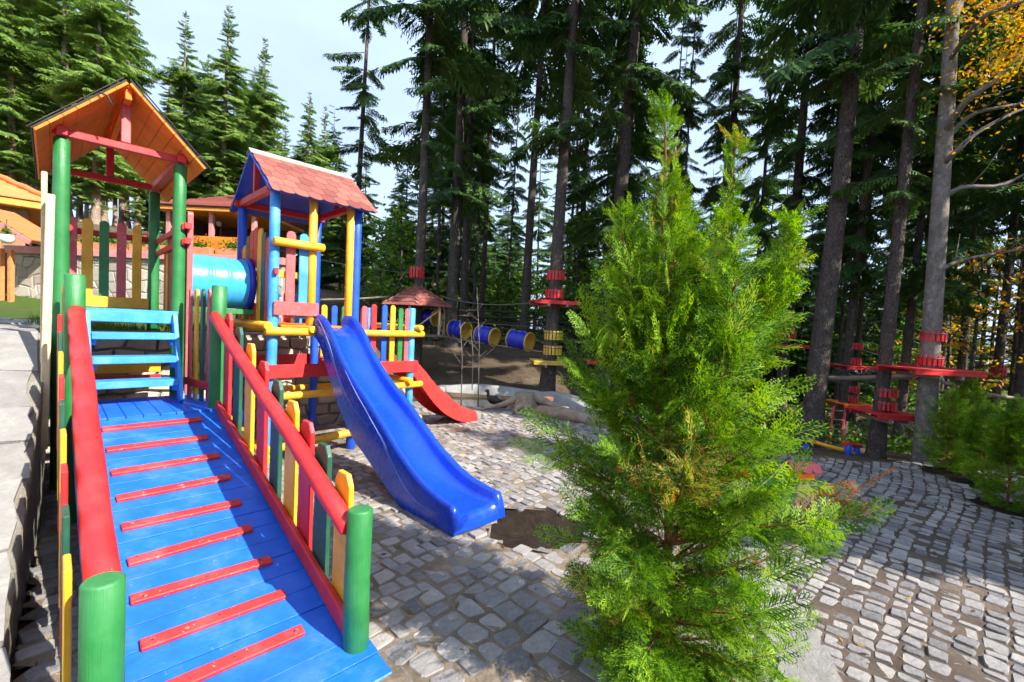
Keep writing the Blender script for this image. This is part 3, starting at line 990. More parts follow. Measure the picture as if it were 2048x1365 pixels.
# ------------------------------------------------------------------ tunnel
tun = thing("crawl_tunnel", W(1.3, TV, TZ - TR), "sky blue plastic crawl tunnel joining the two play towers", "tunnel")
u0, u1 = AU1 + 0.075, 1.642
L = u1 - u0
prof = []
for i in range(41):
    t = i / 40; r = TR
    for c0 in (0.34, 0.62): r += 0.010 * math.exp(-((t - c0) / 0.018) ** 2) - 0.008 * math.exp(-((t - c0 - .035) / 0.012) ** 2)
    prof.append((r, t * L))
one(tun, "shell", M['cyan'], lambda q: (q.lathe(prof, W(u0, TV, TZ), 48, UV), q.lathe([(TR - .012, L), (TR - .012, 0)], W(u0, TV, TZ), 48, UV)))
one(tun, "flange", M['yellow'], lambda q: q.lathe([(TR - .012, 0.0), (TR + .045, 0.0), (TR + .045, 0.03), (TR + 0.002, 0.034)], W(u0 - 0.002, TV, TZ), 48, UV))
one(tun, "flange", M['drum_blue'], lambda q: q.lathe([(TR + .002, -0.06), (TR + .022, -0.055), (TR + .030, 0.0), (TR - .012, 0.0)], W(u1, TV, TZ), 48, UV))
one(tun, "cradle", M['green'], lambda q: q.beam(W(1.0, TV - 0.2, TZ - TR - 0.035), W(1.66, TV - 0.2, TZ - TR - 0.035), 0.05, 0.06))
one(tun, "cradle", M['green'], lambda q: q.beam(W(1.0, TV + 0.2, TZ - TR - 0.035), W(1.66, TV + 0.2, TZ - TR - 0.035), 0.05, 0.06))

# ------------------------------------------------------------------ tower with blue posts
BU0, BU1, BV0, BV1, BB, BZ = 1.70, 2.64, 5.34, 6.53, 2.97, 1.50
tb = thing("play_tower", W(2.17, 5.9), "play tower with blue and yellow posts under a red shingled roof", "play tower")
for (u, v) in ((BU0, BV0), (BU1, BV0), (BU0, BV1), (BU1, BV1)):
    one(tb, "post", M['lblue'] if v < 6 and u < 2 else M['blue'], lambda q: q.log(W(u, v, -0.02), W(u, v, BB - 0.02), 0.056, 0.052, 22, wob=0.002))
for u in (2.10, 2.545):
    one(tb, "gate_post", M['yellow'], lambda q: q.log(W(u, BV0 - 0.02, BZ + 0.03), W(u, BV0 - 0.02, BB - 0.02), 0.046, 0.046, 20))
for i in range(9):
    va, vb = BV0 - 0.06 + (BV1 - BV0 + 0.12) * i / 9, BV0 - 0.06 + (BV1 - BV0 + 0.12) * (i + 1) / 9
    one(tb, "deck_plank", M['orange_wood'], lambda q: q.obox(W(2.17, (va + vb) / 2, BZ + 0.014), UV, VV, ZV, 0.40, (vb - va) / 2 - .002, .013, .003))
one(tb, "front_log", M['yellow'], lambda q: q.log(W(1.60, BV0 - 0.085, 1.452), W(2.18, BV0 - 0.085, 1.452), 0.046))
one(tb, "side_log", M['yellow'], lambda q: q.log(W(BU0 - 0.08, BV0 - 0.13, 1.51), W(BU0 - 0.08, BV1 + 0.1, 1.51), 0.046))
one(tb, "side_log", M['yellow'], lambda q: q.log(W(2.08, BV0 - 0.16, 1.53 - 0.05), W(2.08, BV0 - 0.02, 1.53 - 0.05), 0.042))
one(tb, "back_log", M['yellow'], lambda q: q.log(W(1.6, BV1 + 0.09, 1.45), W(2.75, BV1 + 0.09, 1.45), 0.046))
one(tb, "front_board", M['pink'], lambda q: q.beam(W(1.685, BV0 - 0.075, 1.705), W(2.165, BV0 - 0.075, 1.705), 0.026, 0.15))
one(tb, "hand_log", M['yellow'], lambda q: q.log(W(1.66, BV0 - 0.10, 2.415), W(2.20, BV0 - 0.10, 2.415), 0.046))
picket(tb, "picket", W(1.865, BV0 - 0.02, 1.6), UV, VV, 0.098, 0.96, 0.024, M['pink'], 'round')
picket(tb, "picket", W(2.005, BV0 - 0.02, 1.6), UV, VV, 0.098, 0.955, 0.024, M['lblue'], 'round')
one(tb, "picket_rail", M['yellow'], lambda q: q.beam(W(1.72, BV0 + 0.02, 2.08), W(2.1, BV0 + 0.02, 2.08), 0.03, 0.07))
for i in range(6):
    picket(tb, "picket", W(1.80 + i * 0.15, BV1 - 0.03, 1.52), UV, VV, 0.095, 0.42, 0.022, M[['red', 'yellow', 'blue', 'red', 'lblue', 'yellow'][i]], 'round')
one(tb, "picket_rail", M['red'], lambda q: q.beam(W(1.72, BV1, 1.72), W(2.62, BV1, 1.72), 0.03, 0.07))
# left panel with the tunnel opening
pc = ['red', 'dgreen', 'yellow', 'red', 'red', 'dgreen', 'yellow', 'red']
tops = [2.47, 2.53, 2.59, 2.62, 2.60, 2.55, 2.45, 2.30]
for i in range(8):
    v = BV0 + 0.06 + i * 0.143
    dv = abs(v - TV); u = BU0 - 0.035
    if dv < TR - 0.05:
        hz = math.sqrt(TR ** 2 - dv ** 2)
        picket(tb, "picket", W(u, v, TZ + hz), VV, UV, 0.13, tops[i] - TZ - hz, 0.024, M[pc[i]], 'slant')
        if TZ - hz - 1.55 > 0.05: picket(tb, "picket", W(u, v, 1.55), VV, UV, 0.13, TZ - hz - 1.55, 0.024, M[pc[i]], 'flat')
    else:
        picket(tb, "picket", W(u, v, 1.55), VV, UV, 0.13, tops[i] - 1.55, 0.024, M[pc[i]], 'slant')
for z in (2.40, 2.10):
    one(tb, "panel_rail", M['red'], lambda q: q.beam(W(BU0 + 0.0, BV0 - 0.10, z), W(BU0 + 0.0, BV1, z), 0.04, 0.07))
# roof frame
for v in (BV0, BV1):
    one(tb, "wall_plate", M['red'], lambda q: q.beam(W(BU0 - 0.09, v, BB + 0.028), W(BU1 + 0.09, v, BB + 0.028), 0.06, 0.075))
for u in (BU0 - 0.02, BU1):
    one(tb, "tie_beam", M['red'], lambda q: q.beam(W(u, BV0 - 0.08, BB + 0.03), W(u, BV1 + 0.08, BB + 0.03), 0.062, 0.082))
    one(tb, "king_post", M['red'], lambda q: q.beam(W(u, 5.935, BB + 0.07), W(u, 5.935, BB + 0.44), 0.06, 0.06))
rr0, rr1 = 1.60, 2.80
RV_, RZ_ = 5.935, 3.48
sh_me = {}
for sgn in (-1, 1):
    dsl = (VV * (sgn * 0.745) + ZV * (2.93 - RZ_)); Ls = dsl.length; dsl.normalize()
    nn = dsl.cross(UV).normalized()
    if nn.z < 0: nn = -nn
    o0 = W((rr0 + rr1) / 2, RV_, RZ_)
    slope = one(tb, "roof_slope", M['blue'], lambda q: q.obox(o0 + dsl * (Ls / 2), UV, dsl, nn, (rr1 - rr0) / 2, Ls / 2, 0.012, 0.003))
    # shingles: rows of round-ended tabs
    tw = 0.150; rows = 6; pitch = Ls / (rows - 0.4)
    for r_ in range(rows):
        off = (tw / 2) if r_ % 2 else 0
        x = rr0 - (rr0 + rr1) / 2 + 0.01 - off
        while x < (rr1 - rr0) / 2 - 0.02:
            a = max(x, -(rr1 - rr0) / 2); b_ = min(x + tw, (rr1 - rr0) / 2)
            if b_ - a > 0.03:
                w = (b_ - a) - 0.004; h = pitch * 1.25; pl = [(-w / 2, 0), (w / 2, 0)]
                for i in range(7):
                    an = math.pi * i / 6
                    pl.append((w / 2 * math.cos(an), h - w * .32 + w * .32 * math.sin(an)))
                mb = MB()
                lift = 0.016 + 0.003 * 1
                tilt = (dsl + nn * -0.045).normalized()
                c = o0 + UV * ((a + b_) / 2) + dsl * (r_ * pitch - pitch * .22 + (0.03 if r_ == 0 else 0)) + nn * (lift + 0.012)
                t2 = (dsl - nn * 0.0 + nn * 0.02).normalized()
                mb.prism(pl, c, UV, t2, UV.cross(t2).normalized(), 0.005)
                mb.build("shingle", M['shingle'], tb, tint=random.random(), sub=slope)
            x += tw
one(tb, "ridge_cap", M['ridge'], lambda q: q.prism([(-0.085, -0.055), (0, 0.008), (0.085, -0.055), (0.085, -0.045), (0, 0.020), (-0.085, -0.045)], W((rr0 + rr1) / 2, RV_, RZ_ + 0.035), VV, ZV, UV, rr1 - rr0 + 0.02))

# ------------------------------------------------------------------ low platform with pickets
PU1 = 3.45
lp = thing("play_platform", W(3.05, 5.9), "low play platform with coloured picket railing beside the shingled tower", "play platform")
for (u, v) in ((PU1, BV0 - 0.02), (PU1, BV1)):
    one(lp, "post", M['blue'] if v > 6 else M['lblue'], lambda q: q.log(W(u, v, -0.02), W(u, v, 1.80), 0.05, 0.05, 20))
for i in range(8):
    va, vb = BV0 + (BV1 - BV0) * i / 8, BV0 + (BV1 - BV0) * (i + 1) / 8
    one(lp, "deck_plank", M['orange_wood'], lambda q: q.obox(W(3.05, (va + vb) / 2, 1.04), UV, VV, ZV, 0.34, (vb - va) / 2 - .002, .013, .003))
pcs = ['pink', 'red', 'lblue', 'blue', 'yellow', 'dgreen', 'yellow', 'red']
for i, (u, c) in enumerate(((2.76, 'pink'), (2.89, 'red'), (3.04, 'blue'), (3.16, 'yellow'), (3.28, 'green'), (3.38, 'pink'))):
    picket(lp, "picket", W(u, BV0 - 0.02, 1.0), UV, VV, 0.072, 0.79 + (0.03 if i in (1, 2, 3) else 0), 0.024, M[c], 'round')
for i in range(5):
    picket(lp, "picket", W(2.76 + i * 0.15, BV1 - 0.02, 1.06), UV, VV, 0.085, 0.74, 0.024, M[['yellow', 'blue', 'green', 'yellow', 'red'][i]], 'round')
one(lp, "front_log", M['yellow'], lambda q: q.log(W(2.52, BV0 - 0.095, 1.452), W(3.60, BV0 - 0.095, 1.452), 0.042))
one(lp, "side_log", M['yellow'], lambda q: q.log(W(PU1 + 0.06, BV0 - 0.18, 1.535), W(PU1 + 0.06, BV1 + 0.1, 1.535), 0.04))
one(lp, "front_board", M['red'], lambda q: q.beam(W(1.64, BV0 - 0.085, 1.015), W(3.53, BV0 - 0.085, 1.015), 0.028, 0.15))
one(lp, "back_board", M['red'], lambda q: q.beam(W(1.64, BV1 + 0.085, 1.015), W(3.53, BV1 + 0.085, 1.015), 0.028, 0.15))
one(lp, "cross_log", M['yellow'], lambda q: q.log(W(1.55, BV0 - 0.10, 0.735), W(3.60, BV0 - 0.10, 0.77), 0.042))
one(lp, "cross_log", M['yellow'], lambda q: q.log(W(1.55, BV0 - 0.10, 0.16), W(3.60, BV0 - 0.10, 0.30), 0.044))
one(lp, "cross_log", M['yellow'], lambda q: q.log(W(1.65, BV1 + 0.09, 0.62), W(3.6, BV1 + 0.09, 0.60), 0.042))
one(lp, "cross_log", M['yellow'], lambda q: q.log(W(PU1 - 0.09, BV0 - 0.2, 0.83), W(PU1 - 0.09, BV1 + 0.2, 0.80), 0.04))
one(lp, "cross_log", M['yellow'], lambda q: q.log(W(PU1 + 0.07, BV0 - 0.2, 0.20), W(PU1 + 0.07, BV1 + 0.2, 0.26), 0.042))
one(lp, "cross_log", M['yellow'], lambda q: q.log(W(BU0 - 0.08, BV0 - 0.25, 0.10), W(BU0 - 0.08, BV1 + 0.2, 0.30), 0.042))
one(lp, "side_board", M['red'], lambda q: q.beam(W(PU1 + 0.065, BV0 - 0.05, 1.02), W(PU1 + 0.065, BV0 + 0.2, 1.02), 0.028, 0.15))


# ------------------------------------------------------------------ slides
def spline(pts, n):
    P = np.array(pts, float); t = np.linspace(0, len(P) - 1, n)
    o = []
    for q in t:
        i = min(int(q), len(P) - 2); f = q - i
        p0, p1, p2, p3 = P[max(i - 1, 0)], P[i], P[i + 1], P[min(i + 2, len(P) - 1)]
        o.append(0.5 * ((2 * p1) + (-p0 + p2) * f + (2 * p0 - 5 * p1 + 4 * p2 - p3) * f * f + (-p0 + 3 * p1 - 3 * p2 + p3) * f ** 3))
    return np.array(o)


def make_slide(root, mat, path, W3, line_mat=None):
    """path rows: s(along), z bed, half width inner, wall h, skirt depth, lateral; W3(s, lat, z)->Vector"""
    P = spline(path, 72)
    sec_n = None; vs = []; fs = []
    lines = [[], [], []]
    for k, (s_, z, hw, wh, sk, lat) in enumerate(P):
        ol = []
        # outer left skirt up, rim, inner wall, bed, mirrored
        half = [(-(hw + 0.075), -sk), (-(hw + 0.082), -sk * .45), (-(hw + 0.074), wh * .55), (-(hw + 0.062), wh * .9), (-(hw + 0.045), wh), (-(hw + 0.020), wh * .97), (-(hw + 0.004), wh * .75),
                (-(hw - 0.006), wh * .35), (-(hw - 0.028), wh * .08), (-(hw - 0.07), 0.0), (-hw * .4, -0.008)]
        sec = half + [(0, -0.010)] + [(-a, b) for (a, b) in half[::-1]]
        for (a, b) in sec: vs.append(W3(s_, lat + a, z + b))
        sec_n = len(sec)
        lines[0].append(W3(s_, lat - (hw + 0.083), z + wh * .35 - 0.02 * math.sin(k * .3)))
    for k in range(len(P) - 1):
        for i in range(sec_n - 1):
            a = k * sec_n + i
            fs.append((a, a + 1, a + sec_n + 1, a + sec_n))
    mb = MB().add(vs, fs, True)
    # underside shell (thickness)
    n0 = len(P)
    vs2 = [W3(P[k][0], P[k][5] + a * (P[k][2] + 0.07), P[k][1] - P[k][4] * 0.98 + (0.02 if abs(a) < 1 else 0)) for k in range(n0) for a in (-1, -0.5, 0.5, 1)]
    # bed underside
    vs2 = []
    for k in range(n0):
        s_, z, hw, wh, sk, lat = P[k]
        for a in (-1, -.4, .4, 1): vs2.append(W3(s_, lat + a * (hw - 0.02), z - 0.03))
    mb.add(vs2, [(k * 4 + i, (k + 1) * 4 + i, (k + 1) * 4 + i + 1, k * 4 + i + 1) for k in range(n0 - 1) for i in range(3)], True)
    body = mb.build("trough", mat, root)
    # end lip: cap the foot
    last = [(n0 - 1) * sec_n + i for i in range(sec_n)]
    mb2 = MB()
    lipv = [Vector(vs[i]) for i in last]
    base = [Vector((p.x, p.y, max(0.02, p.z - 0.12))) for p in lipv]
    s_, z, hw, wh, sk, lat = P[-1]
    dirv = (W3(s_, lat, z) - W3(P[-2][0], lat, z)).normalized()
    lip = []
    for ring in range(6):
        a = math.pi / 2 * ring / 5
        for p in lipv: lip.append(p + dirv * 0.07 * math.sin(a) - ZV * ((p.z - 0.015) * (1 - math.cos(a)) * (0.95)))
    mb2.add(lip, [(r * sec_n + i, r * sec_n + i + 1, (r + 1) * sec_n + i + 1, (r + 1) * sec_n + i) for r in range(5) for i in range(sec_n - 1)], True)
    mb2.build("foot_lip", mat, root)
    return P


bs = thing("slide", W(2.42, 3.9), "wavy blue plastic slide running down from the shingled tower to the cobbles", "slide")
bpath = [(5.32, 1.5, 0.14, 0.155, 0.08, 2.335), (5.12, 1.49, 0.142, 0.155, 0.16, 2.338), (4.9, 1.38, 0.145, 0.13, 0.317, 2.342), (4.6, 1.1, 0.148, 0.125, 0.396, 2.35), (4.3, 0.86, 0.15, 0.15, 0.409, 2.36),
         (4.0, 0.7, 0.153, 0.14, 0.396, 2.372), (3.7, 0.54, 0.158, 0.115, 0.383, 2.385), (3.45, 0.37, 0.164, 0.13, 0.33, 2.395), (3.2, 0.235, 0.172, 0.14, 0.264, 2.405), (2.98, 0.165, 0.18, 0.125, 0.191, 2.415), (2.78, 0.15, 0.19, 0.1, 0.13, 2.42), (2.64, 0.15, 0.195, 0.085, 0.135, 2.425)]
P = make_slide(bs, M['slide_blue'], [(p_[0] + 0.07 * min(1, max(0, (4.2 - p_[0]) / 1.2)), *p_[1:]) for p_ in bpath], lambda s_, lat, z: W(lat, s_, z))
for (k0, k1, ph) in ((4, 24, 0.0), (8, 34, 0.6), (22, 50, 1.0), (38, 64, 1.4)):
    pts = []; rs = []
    for k in range(k0, k1):
        t = (k - k0) / (k1 - k0 - 1)
        s_, z, hw, wh, sk, lat = P[k]
        f = (0.75 - 1.25 * t) if ph in (0.0, 1.0) else (0.1 - 0.9 * t * (1.3 - t))
        zz = z + (wh * f if f > 0 else sk * f * .9)
        out = 0.082 if f < 0.2 else 0.077
        pts.append(W(lat - hw - out - 0.0005, s_, zz)); rs.append(0.0045 * math.sin(math.pi * min(1, t * 1.0 + .05)) + 0.0012)
    MB().tube(pts, rs, 6).build("embossed_line", M['slide_line'], bs)

rs_ = thing("slide", W(4.2, 5.8), "small red plastic slide behind the blue slide, ending on the cobbles", "slide")
rpath = [(3.46, 1.02, .17, .13, .06, 5.72), (3.62, .98, .17, .12, .12, 5.74), (3.85, .80, .175, .12, .18, 5.78), (4.1, .56, .18, .12, .2, 5.82), (4.35, .38, .185, .12, .2, 5.86), (4.6, .22, .19, .11, .16, 5.9), (4.80, .13, .2, .10, .12, 5.92), (4.95, .11, .2, .08, .10, 5.93)]
make_slide(rs_, M['slide_red'], rpath, lambda s_, lat, z: W(s_, lat, z))

# ------------------------------------------------------------------ bare timbers beside the tower
bt = thing("timber_post", W(-0.01, 5.0), "bare pale timber plank upright beside the left green post", "post")
one(bt, "plank", M['bare'], lambda q: q.beam(W(-0.03, 4.86, 0.55), W(0.0, 5.0, 2.47), 0.085, 0.05, up=UV))
one(bt, "rear_batten", M['bare'], lambda q: q.beam(W(-0.035, 5.12, 0.8), W(-0.035, 5.12, 2.66), 0.05, 0.035, up=UV))

# ------------------------------------------------------------------ a point in space from a direction in the view and a distance


def at(px, py, Y):
    d = cf + cr * ((px - 1024) / 910.0) - cu * ((py - 682.5) / 910.0)
    return Vector((0, 0, 1.65)) + d * (Y / d.y)


# ------------------------------------------------------------------ stone steps at the left
random.seed(21)
steps = thing("stone_ledge", W(-1.2, 4.5), "broad sloping ledge of pale flagstones along the left edge", "wall")
sS = (VV + ZV * 0.463).normalized(); nS = UV.cross(sS).normalized()
if nS.z < 0: nS = -nS


def ledge_z(v): return min(1.40, 0.463 * (v - 2.52))


for (va, vb) in ((2.55, 3.6), (3.6, 4.6), (4.6, 5.55), (5.55, 9.4)):
    za, zb = ledge_z(va) - 0.075, ledge_z(vb) - 0.075
    vs = [W(u, v, z) for (v, zt) in ((va, za), (vb, zb)) for (u, z) in ((-2.6, -0.1), (-0.15, -0.1), (-0.15, zt), (-2.6, zt))]
    MB().add(vs, [(0, 1, 2, 3), (7, 6, 5, 4), (3, 2, 6, 7), (1, 5, 6, 2), (0, 3, 7, 4)]).build("masonry_core", M['mortar'], steps)
v = 2.56
row = 0
while v < 9.2:
    dv = random.uniform(.30, .52)
    if v < 5.5 and v + dv > 5.45: dv = 5.56 - v
    u = -2.6 + random.uniform(0, .2)
    row_off = random.uniform(-.008, .008)
    while u < -0.22:
        w = random.uniform(0.35, 0.8); ue = u + w
        if -0.12 - ue < 0.22: ue = -0.105 + random.uniform(-.02, .012) + 0.05 * min(1, max(0, (v - 2.9) / 2.1))
        uc, vc = (u + ue) / 2, v + dv / 2
        flat = vc > 5.54
        ay_, az_ = (VV, ZV) if flat else (sS, nS)
        k_ = 1.0 if flat else 1.10
        hw, hv = (ue - u) / 2 - 0.010, dv / 2 * k_ - 0.010
        poly = []
        for (a, b) in ((-1, -1), (-.33, -1), (.33, -1), (1, -1), (1, -.3), (1, .4), (1, 1), (.3, 1), (-.4, 1), (-1, 1), (-1, .3), (-1, -.4)):
            poly.append((a * hw + random.uniform(-.022, .014), b * hv + random.uniform(-.022, .014)))
        tl_ = (az_ + UV * random.uniform(-.03, .03) + VV * random.uniform(-.05, .03)).normalized()
        ax_ = (UV - tl_ * UV.dot(tl_)).normalized(); ay2 = tl_.cross(ax_)
        if ay2.dot(VV) < 0: ay2 = -ay2
        m2 = MB().prism(poly, W(uc, vc, ledge_z(vc) - 0.035 + row_off + random.uniform(-.006, .006)), ax_, ay2, tl_, 0.06)
        m2.build("flagstone", M['flag'], steps, tint=random.uniform(.05, .8))
        u = ue + 0.004
    v += dv
# rough mortared side of the steps
random.seed(22)
mb = MB()
vs, fs = [], []
nv, nz = 150, 7
for a in range(nv + 1):
    v = 2.55 + 5.2 * a / nv
    ztop = max(0.02, ledge_z(v) - 0.01)
    ue_ = -0.13 + 0.10 * min(1, max(0, (v - 2.9) / 2.1))
    for b in range(nz + 1):
        vs.append(W(ue_ + random.uniform(-.009, .009), v, -0.05 + (ztop + 0.035) * b / nz))
    vs.append(W(ue_ - 0.05, v, -0.02 + ztop + 0.012 + random.uniform(-.004, .004)))
    vs.append(W(ue_ - 0.105 + random.uniform(-.01, .01), v, -0.02 + ztop + random.uniform(-.012, .012)))
k = nz + 3
for a in range(nv):
    for b in range(nz + 2):
        fs.append((a * k + b, a * k + b + 1, (a + 1) * k + b + 1, (a + 1) * k + b))
mb.add(vs, fs, True)
mb.build("mortared_side", M['mortar'], steps)


# ------------------------------------------------------------------ stone walls
def stone_wall(root, p0, dirv, outv, L, z0, h, sw, sh, irregular=0.3, depth=0.05, name="stone"):
    rows = max(1, round(h / sh))
    cols = max(1, round(L / sw))
    g = {}
    for r in range(rows + 1):
        for c in range(cols * 2 + 1):
            jx = random.uniform(-1, 1) * irregular * sw * 0.5 if 0 < c < cols * 2 else 0
            jz = random.uniform(-1, 1) * irregular * sh * 0.6 if 0 < r < rows else 0
            g[(r, c)] = (L * c / (cols * 2) + jx, h * r / rows + jz)
    for r in range(rows):
        c = -1 if r % 2 else 0
        while c < cols * 2:
            a, b = max(c, 0), min(c + 2, cols * 2)
            c += 2
            if b <= a: continue
            top = [g[(r + 1, q)] for q in range(b, a - 1, -1)]
            bot = [g[(r, q)] for q in range(a, b + 1)]
            poly = bot + top
            cx = sum(p[0] for p in poly) / len(poly); cz = sum(p[1] for p in poly) / len(poly)
            sx = max(.5, 1 - 0.028 / sw); sz = max(.5, 1 - 0.028 / sh)
            poly = [((p[0] - cx) * sx, (p[1] - cz) * sz) for p in poly]
            n = len(poly); d = depth * random.uniform(.6, 1.1)
            c3 = p0 + dirv * cx + ZV * (z0 + cz)
            vs = [c3 + dirv * p[0] + ZV * p[1] - outv * 0.02 for p in poly] + [c3 + dirv * p[0] + ZV * p[1] + outv * d * .7 for p in poly] + [c3 + dirv * p[0] * .84 + ZV * p[1] * .84 + outv * d for p in poly]
            fs = [(q * n + i, q * n + (i + 1) % n, (q + 1) * n + (i + 1) % n, (q + 1) * n + i) for q in range(2) for i in range(n)] + [tuple(range(2 * n, 3 * n))]
            MB().add(vs, fs).build(name, M['wallstone'], root, tint=random.random())


random.seed(31)
rw = thing("retaining_wall", W(1.9, 6.95), "rough stone retaining wall behind the logs of the play towers", "wall")
one(rw, "core", M['mortar'], lambda q: q.obox(W(1.80, 7.08, 0.62), UV, VV, ZV, 1.98, 0.12, 0.74, 0.01))
stone_wall(rw, W(-0.1, 6.955), UV, -VV, 3.86, -0.05, 1.36, 0.30, 0.17)
one(rw, "end_core", M['mortar'], lambda q: q.obox(W(3.66, 8.2, 0.55), UV, VV, ZV, 0.10, 1.0, 0.67, 0.01))
stone_wall(rw, W(3.765, 6.98), VV, UV, 2.2, -0.05, 1.24, 0.30, 0.17)
hw_ = thing("garden_wall", (-9.9, 12.5, 1.5), "pale stone garden wall with pink coping below the orange house", "wall")
one(hw_, "core", M['mortar'], lambda q: q.obox((-10.02, 12.55, 2.2), (1, 0, 0), (0, 1, 0), (0, 0, 1), 3.72, 0.14, 0.85, 0.01))
stone_wall(hw_, Vector((-13.74, 12.42, 0)), Vector((1, 0, 0)), Vector((0, -1, 0)), 7.44, 1.5, 1.42, 0.34, 0.26, 0.6, 0.03)
one(hw_, "coping", M['coping'], lambda q: q.obox((-10.02, 12.53, 3.05), (1, 0, 0), (0, 1, 0), (0, 0, 1), 3.78, 0.22, 0.10, 0.012))
mb = MB().tube([Vector((-13.3 + i * .25, 12.36, 2.86 + 0.02 * math.sin(i * 1.3) - 0.03 * (i % 5 == 2))) for i in range(28)], 0.012, 5)
mb.build("wall_cable", M['metal'], hw_)

# ------------------------------------------------------------------ leaf clusters (numpy)


def leaf_cloud(n, centre, spread, size, seed, flat=0.0):
    r = np.random.default_rng(seed)
    c = np.asarray(centre, float) + r.normal(0, 1, (n, 3)) * np.asarray(spread)
    d = r.normal(0, 1, (n, 3)); d[:, 2] *= (1 - flat); d /= np.linalg.norm(d, axis=1)[:, None]
    e = np.cross(d, r.normal(0, 1, (n, 3))); e /= np.linalg.norm(e, axis=1)[:, None]
    s = size * r.uniform(.6, 1.2, n)[:, None]
    Vt = np.stack([c - d * s * .5, c + e * s * .3, c + d * s * .5, c - e * s * .3], 1).reshape(-1, 3)
    k = np.arange(n) * 4
    F = np.concatenate([np.stack([k, k + 1, k + 2], 1), np.stack([k, k + 2, k + 3], 1)], 0)
    t = r.uniform(0, 1, n)
    return Vt, F, np.concatenate([t, t])


def join_np(parts):
    V, F, T, o = [], [], [], 0
    for (v, f, t) in parts:
        V.append(v); F.append(f + o); T.append(t); o += len(v)
    return np.concatenate(V), np.concatenate(F), np.concatenate(T)


random.seed(33)
for i, x in enumerate((-12.4, -11.2, -10.0, -8.8, -7.6)):
    lab = ["long planter of red geraniums on the pink coping nearest the house", "leafy planter box on the garden wall, second from the house", "leafy planter box at the middle of the garden wall", "leafy planter box on the garden wall, second from the pavilion", "leafy planter box at the pavilion end of the garden wall"][i]
    pb = thing("planter_box", (x, 12.53, 3.152), lab, "planter", "planters on the garden wall")
    one(pb, "box", M['terracotta'], lambda q: q.obox((x, 12.53, 3.25), (1, 0, 0), (0, 1, 0), (0, 0, 1), 0.5, 0.12, 0.095, 0.012))
    v, f, t = leaf_cloud(420, (0, 0, .26), (.26, .07, .07), 0.09, 50 + i)
    link("foliage", np_mesh("foliage", v, f, M['leafg'], t), pb)
    v, f, t = leaf_cloud(420 if i == 0 else 30, (0, 0, .42), (.24, .07, .06), 0.07, 70 + i)
    link("flowers", np_mesh("flowers", v, f, M['flower'], t), pb)

# ------------------------------------------------------------------ house, pavilion, lamps
hs = thing("house", tuple(W(-3.6, 22, 1.5)), "orange house with tiled hip roof beyond the garden wall", "house")
HU0, HU1, HV0, HV1, HE = -7.6, -0.45, 19.9, 24.6, 4.42
hc = W((HU0 + HU1) / 2, (HV0 + HV1) / 2)
one(hs, "wall", M['stucco'], lambda q: q.obox(hc + ZV * 2.9, UV, VV, ZV, (HU1 - HU0) / 2, (HV1 - HV0) / 2, 1.55, 0.01))
one(hs, "wall_panel", M['stucco2'], lambda q: q.obox(W(-0.72, HV0 - 0.02, 3.3), UV, VV, ZV, 0.26, 0.03, 1.1, 0.01))
roof = one(hs, "roof", M['fascia'], lambda q: q.obox(hc + ZV * (HE + 0.06), UV, VV, ZV, (HU1 - HU0) / 2 + 0.5, (HV1 - HV0) / 2 + 0.5, 0.11, 0.02))


def hip_courses(root, sub, c, ax, ay, hx, hy, z0, slope, n, mat, t=0.05):
    """stepped courses of a hip roof; each course one ring"""
    run = min(hx, hy); st = run / n
    C4 = ((-1, -1), (1, -1), (1, 1), (-1, 1))
    for k in range(n):
        a, b = hx - st * k, hy - st * k
        a2, b2 = max(hx - st * (k + 1) - 0.04, .01), max(hy - st * (k + 1) - 0.04, .01)
        za, zb = z0 + slope * st * k + 0.02, z0 + slope * st * (k + 1)
        vs = [c + ax * sx * a + ay * sy * b + ZV * (za - t) for sx, sy in C4] + [c + ax * sx * a + ay * sy * b + ZV * za for sx, sy in C4] + [c + ax * sx * a2 + ay * sy * b2 + ZV * zb for sx, sy in C4]
        fs = [(r * 4 + i, r * 4 + (i + 1) % 4, r * 4 + 4 + (i + 1) % 4, r * 4 + 4 + i) for r in range(2) for i in range(4)] + [(8, 9, 10, 11)]
        MB().add(vs, fs).build("tile_course", mat, root, tint=random.uniform(.2, .8), sub=sub)


hip_courses(hs, roof, hc, UV, VV, (HU1 - HU0) / 2 + 0.55, (HV1 - HV0) / 2 + 0.55, HE + 0.20, 0.55, 12, M['rooftile'])
for sv in (-1, 1):
    a_ = hc + UV * ((HU1 - HU0) / 2 + .55) + VV * sv * ((HV1 - HV0) / 2 + .55) + ZV * (HE + .24)
    b_ = a_ + (-UV - VV * sv) * 2.85 + ZV * 1.57
    one(hs, "hip_ridge", M['rooftile'], lambda q: q.tube([a_ + (b_ - a_) * i / 14 + ZV * (0.03 * (i % 2)) for i in range(15)], 0.085, 8), sub=roof)
pa_, pb_ = at(-60, 412, 11.6), at(62, 484, 11.6)
porch = thing("porch", (pa_.x - .4, 12.2, 1.5), "low tiled porch roof on orange posts in front of the house", "porch")
pd_ = (pb_ - pa_).normalized(); pn_ = Vector((-pd_.z, 0, pd_.x)).normalized(); YV = Vector((0, 1, 0))
if pn_.z < 0: pn_ = -pn_
pl_ = (pb_ - pa_).length
pr = one(porch, "roof_slope", M['stucco2'], lambda q: q.obox((pa_ + pb_) / 2 + YV * .5, pd_, YV, pn_, pl_ / 2, 0.5, 0.03, 0.006))
one(porch, "verge_board", M['coping'], lambda q: q.obox((pa_ + pb_) / 2 - YV * .02 - pn_ * .02, pd_, YV, pn_, pl_ / 2 + .01, 0.02, 0.06, 0.006))
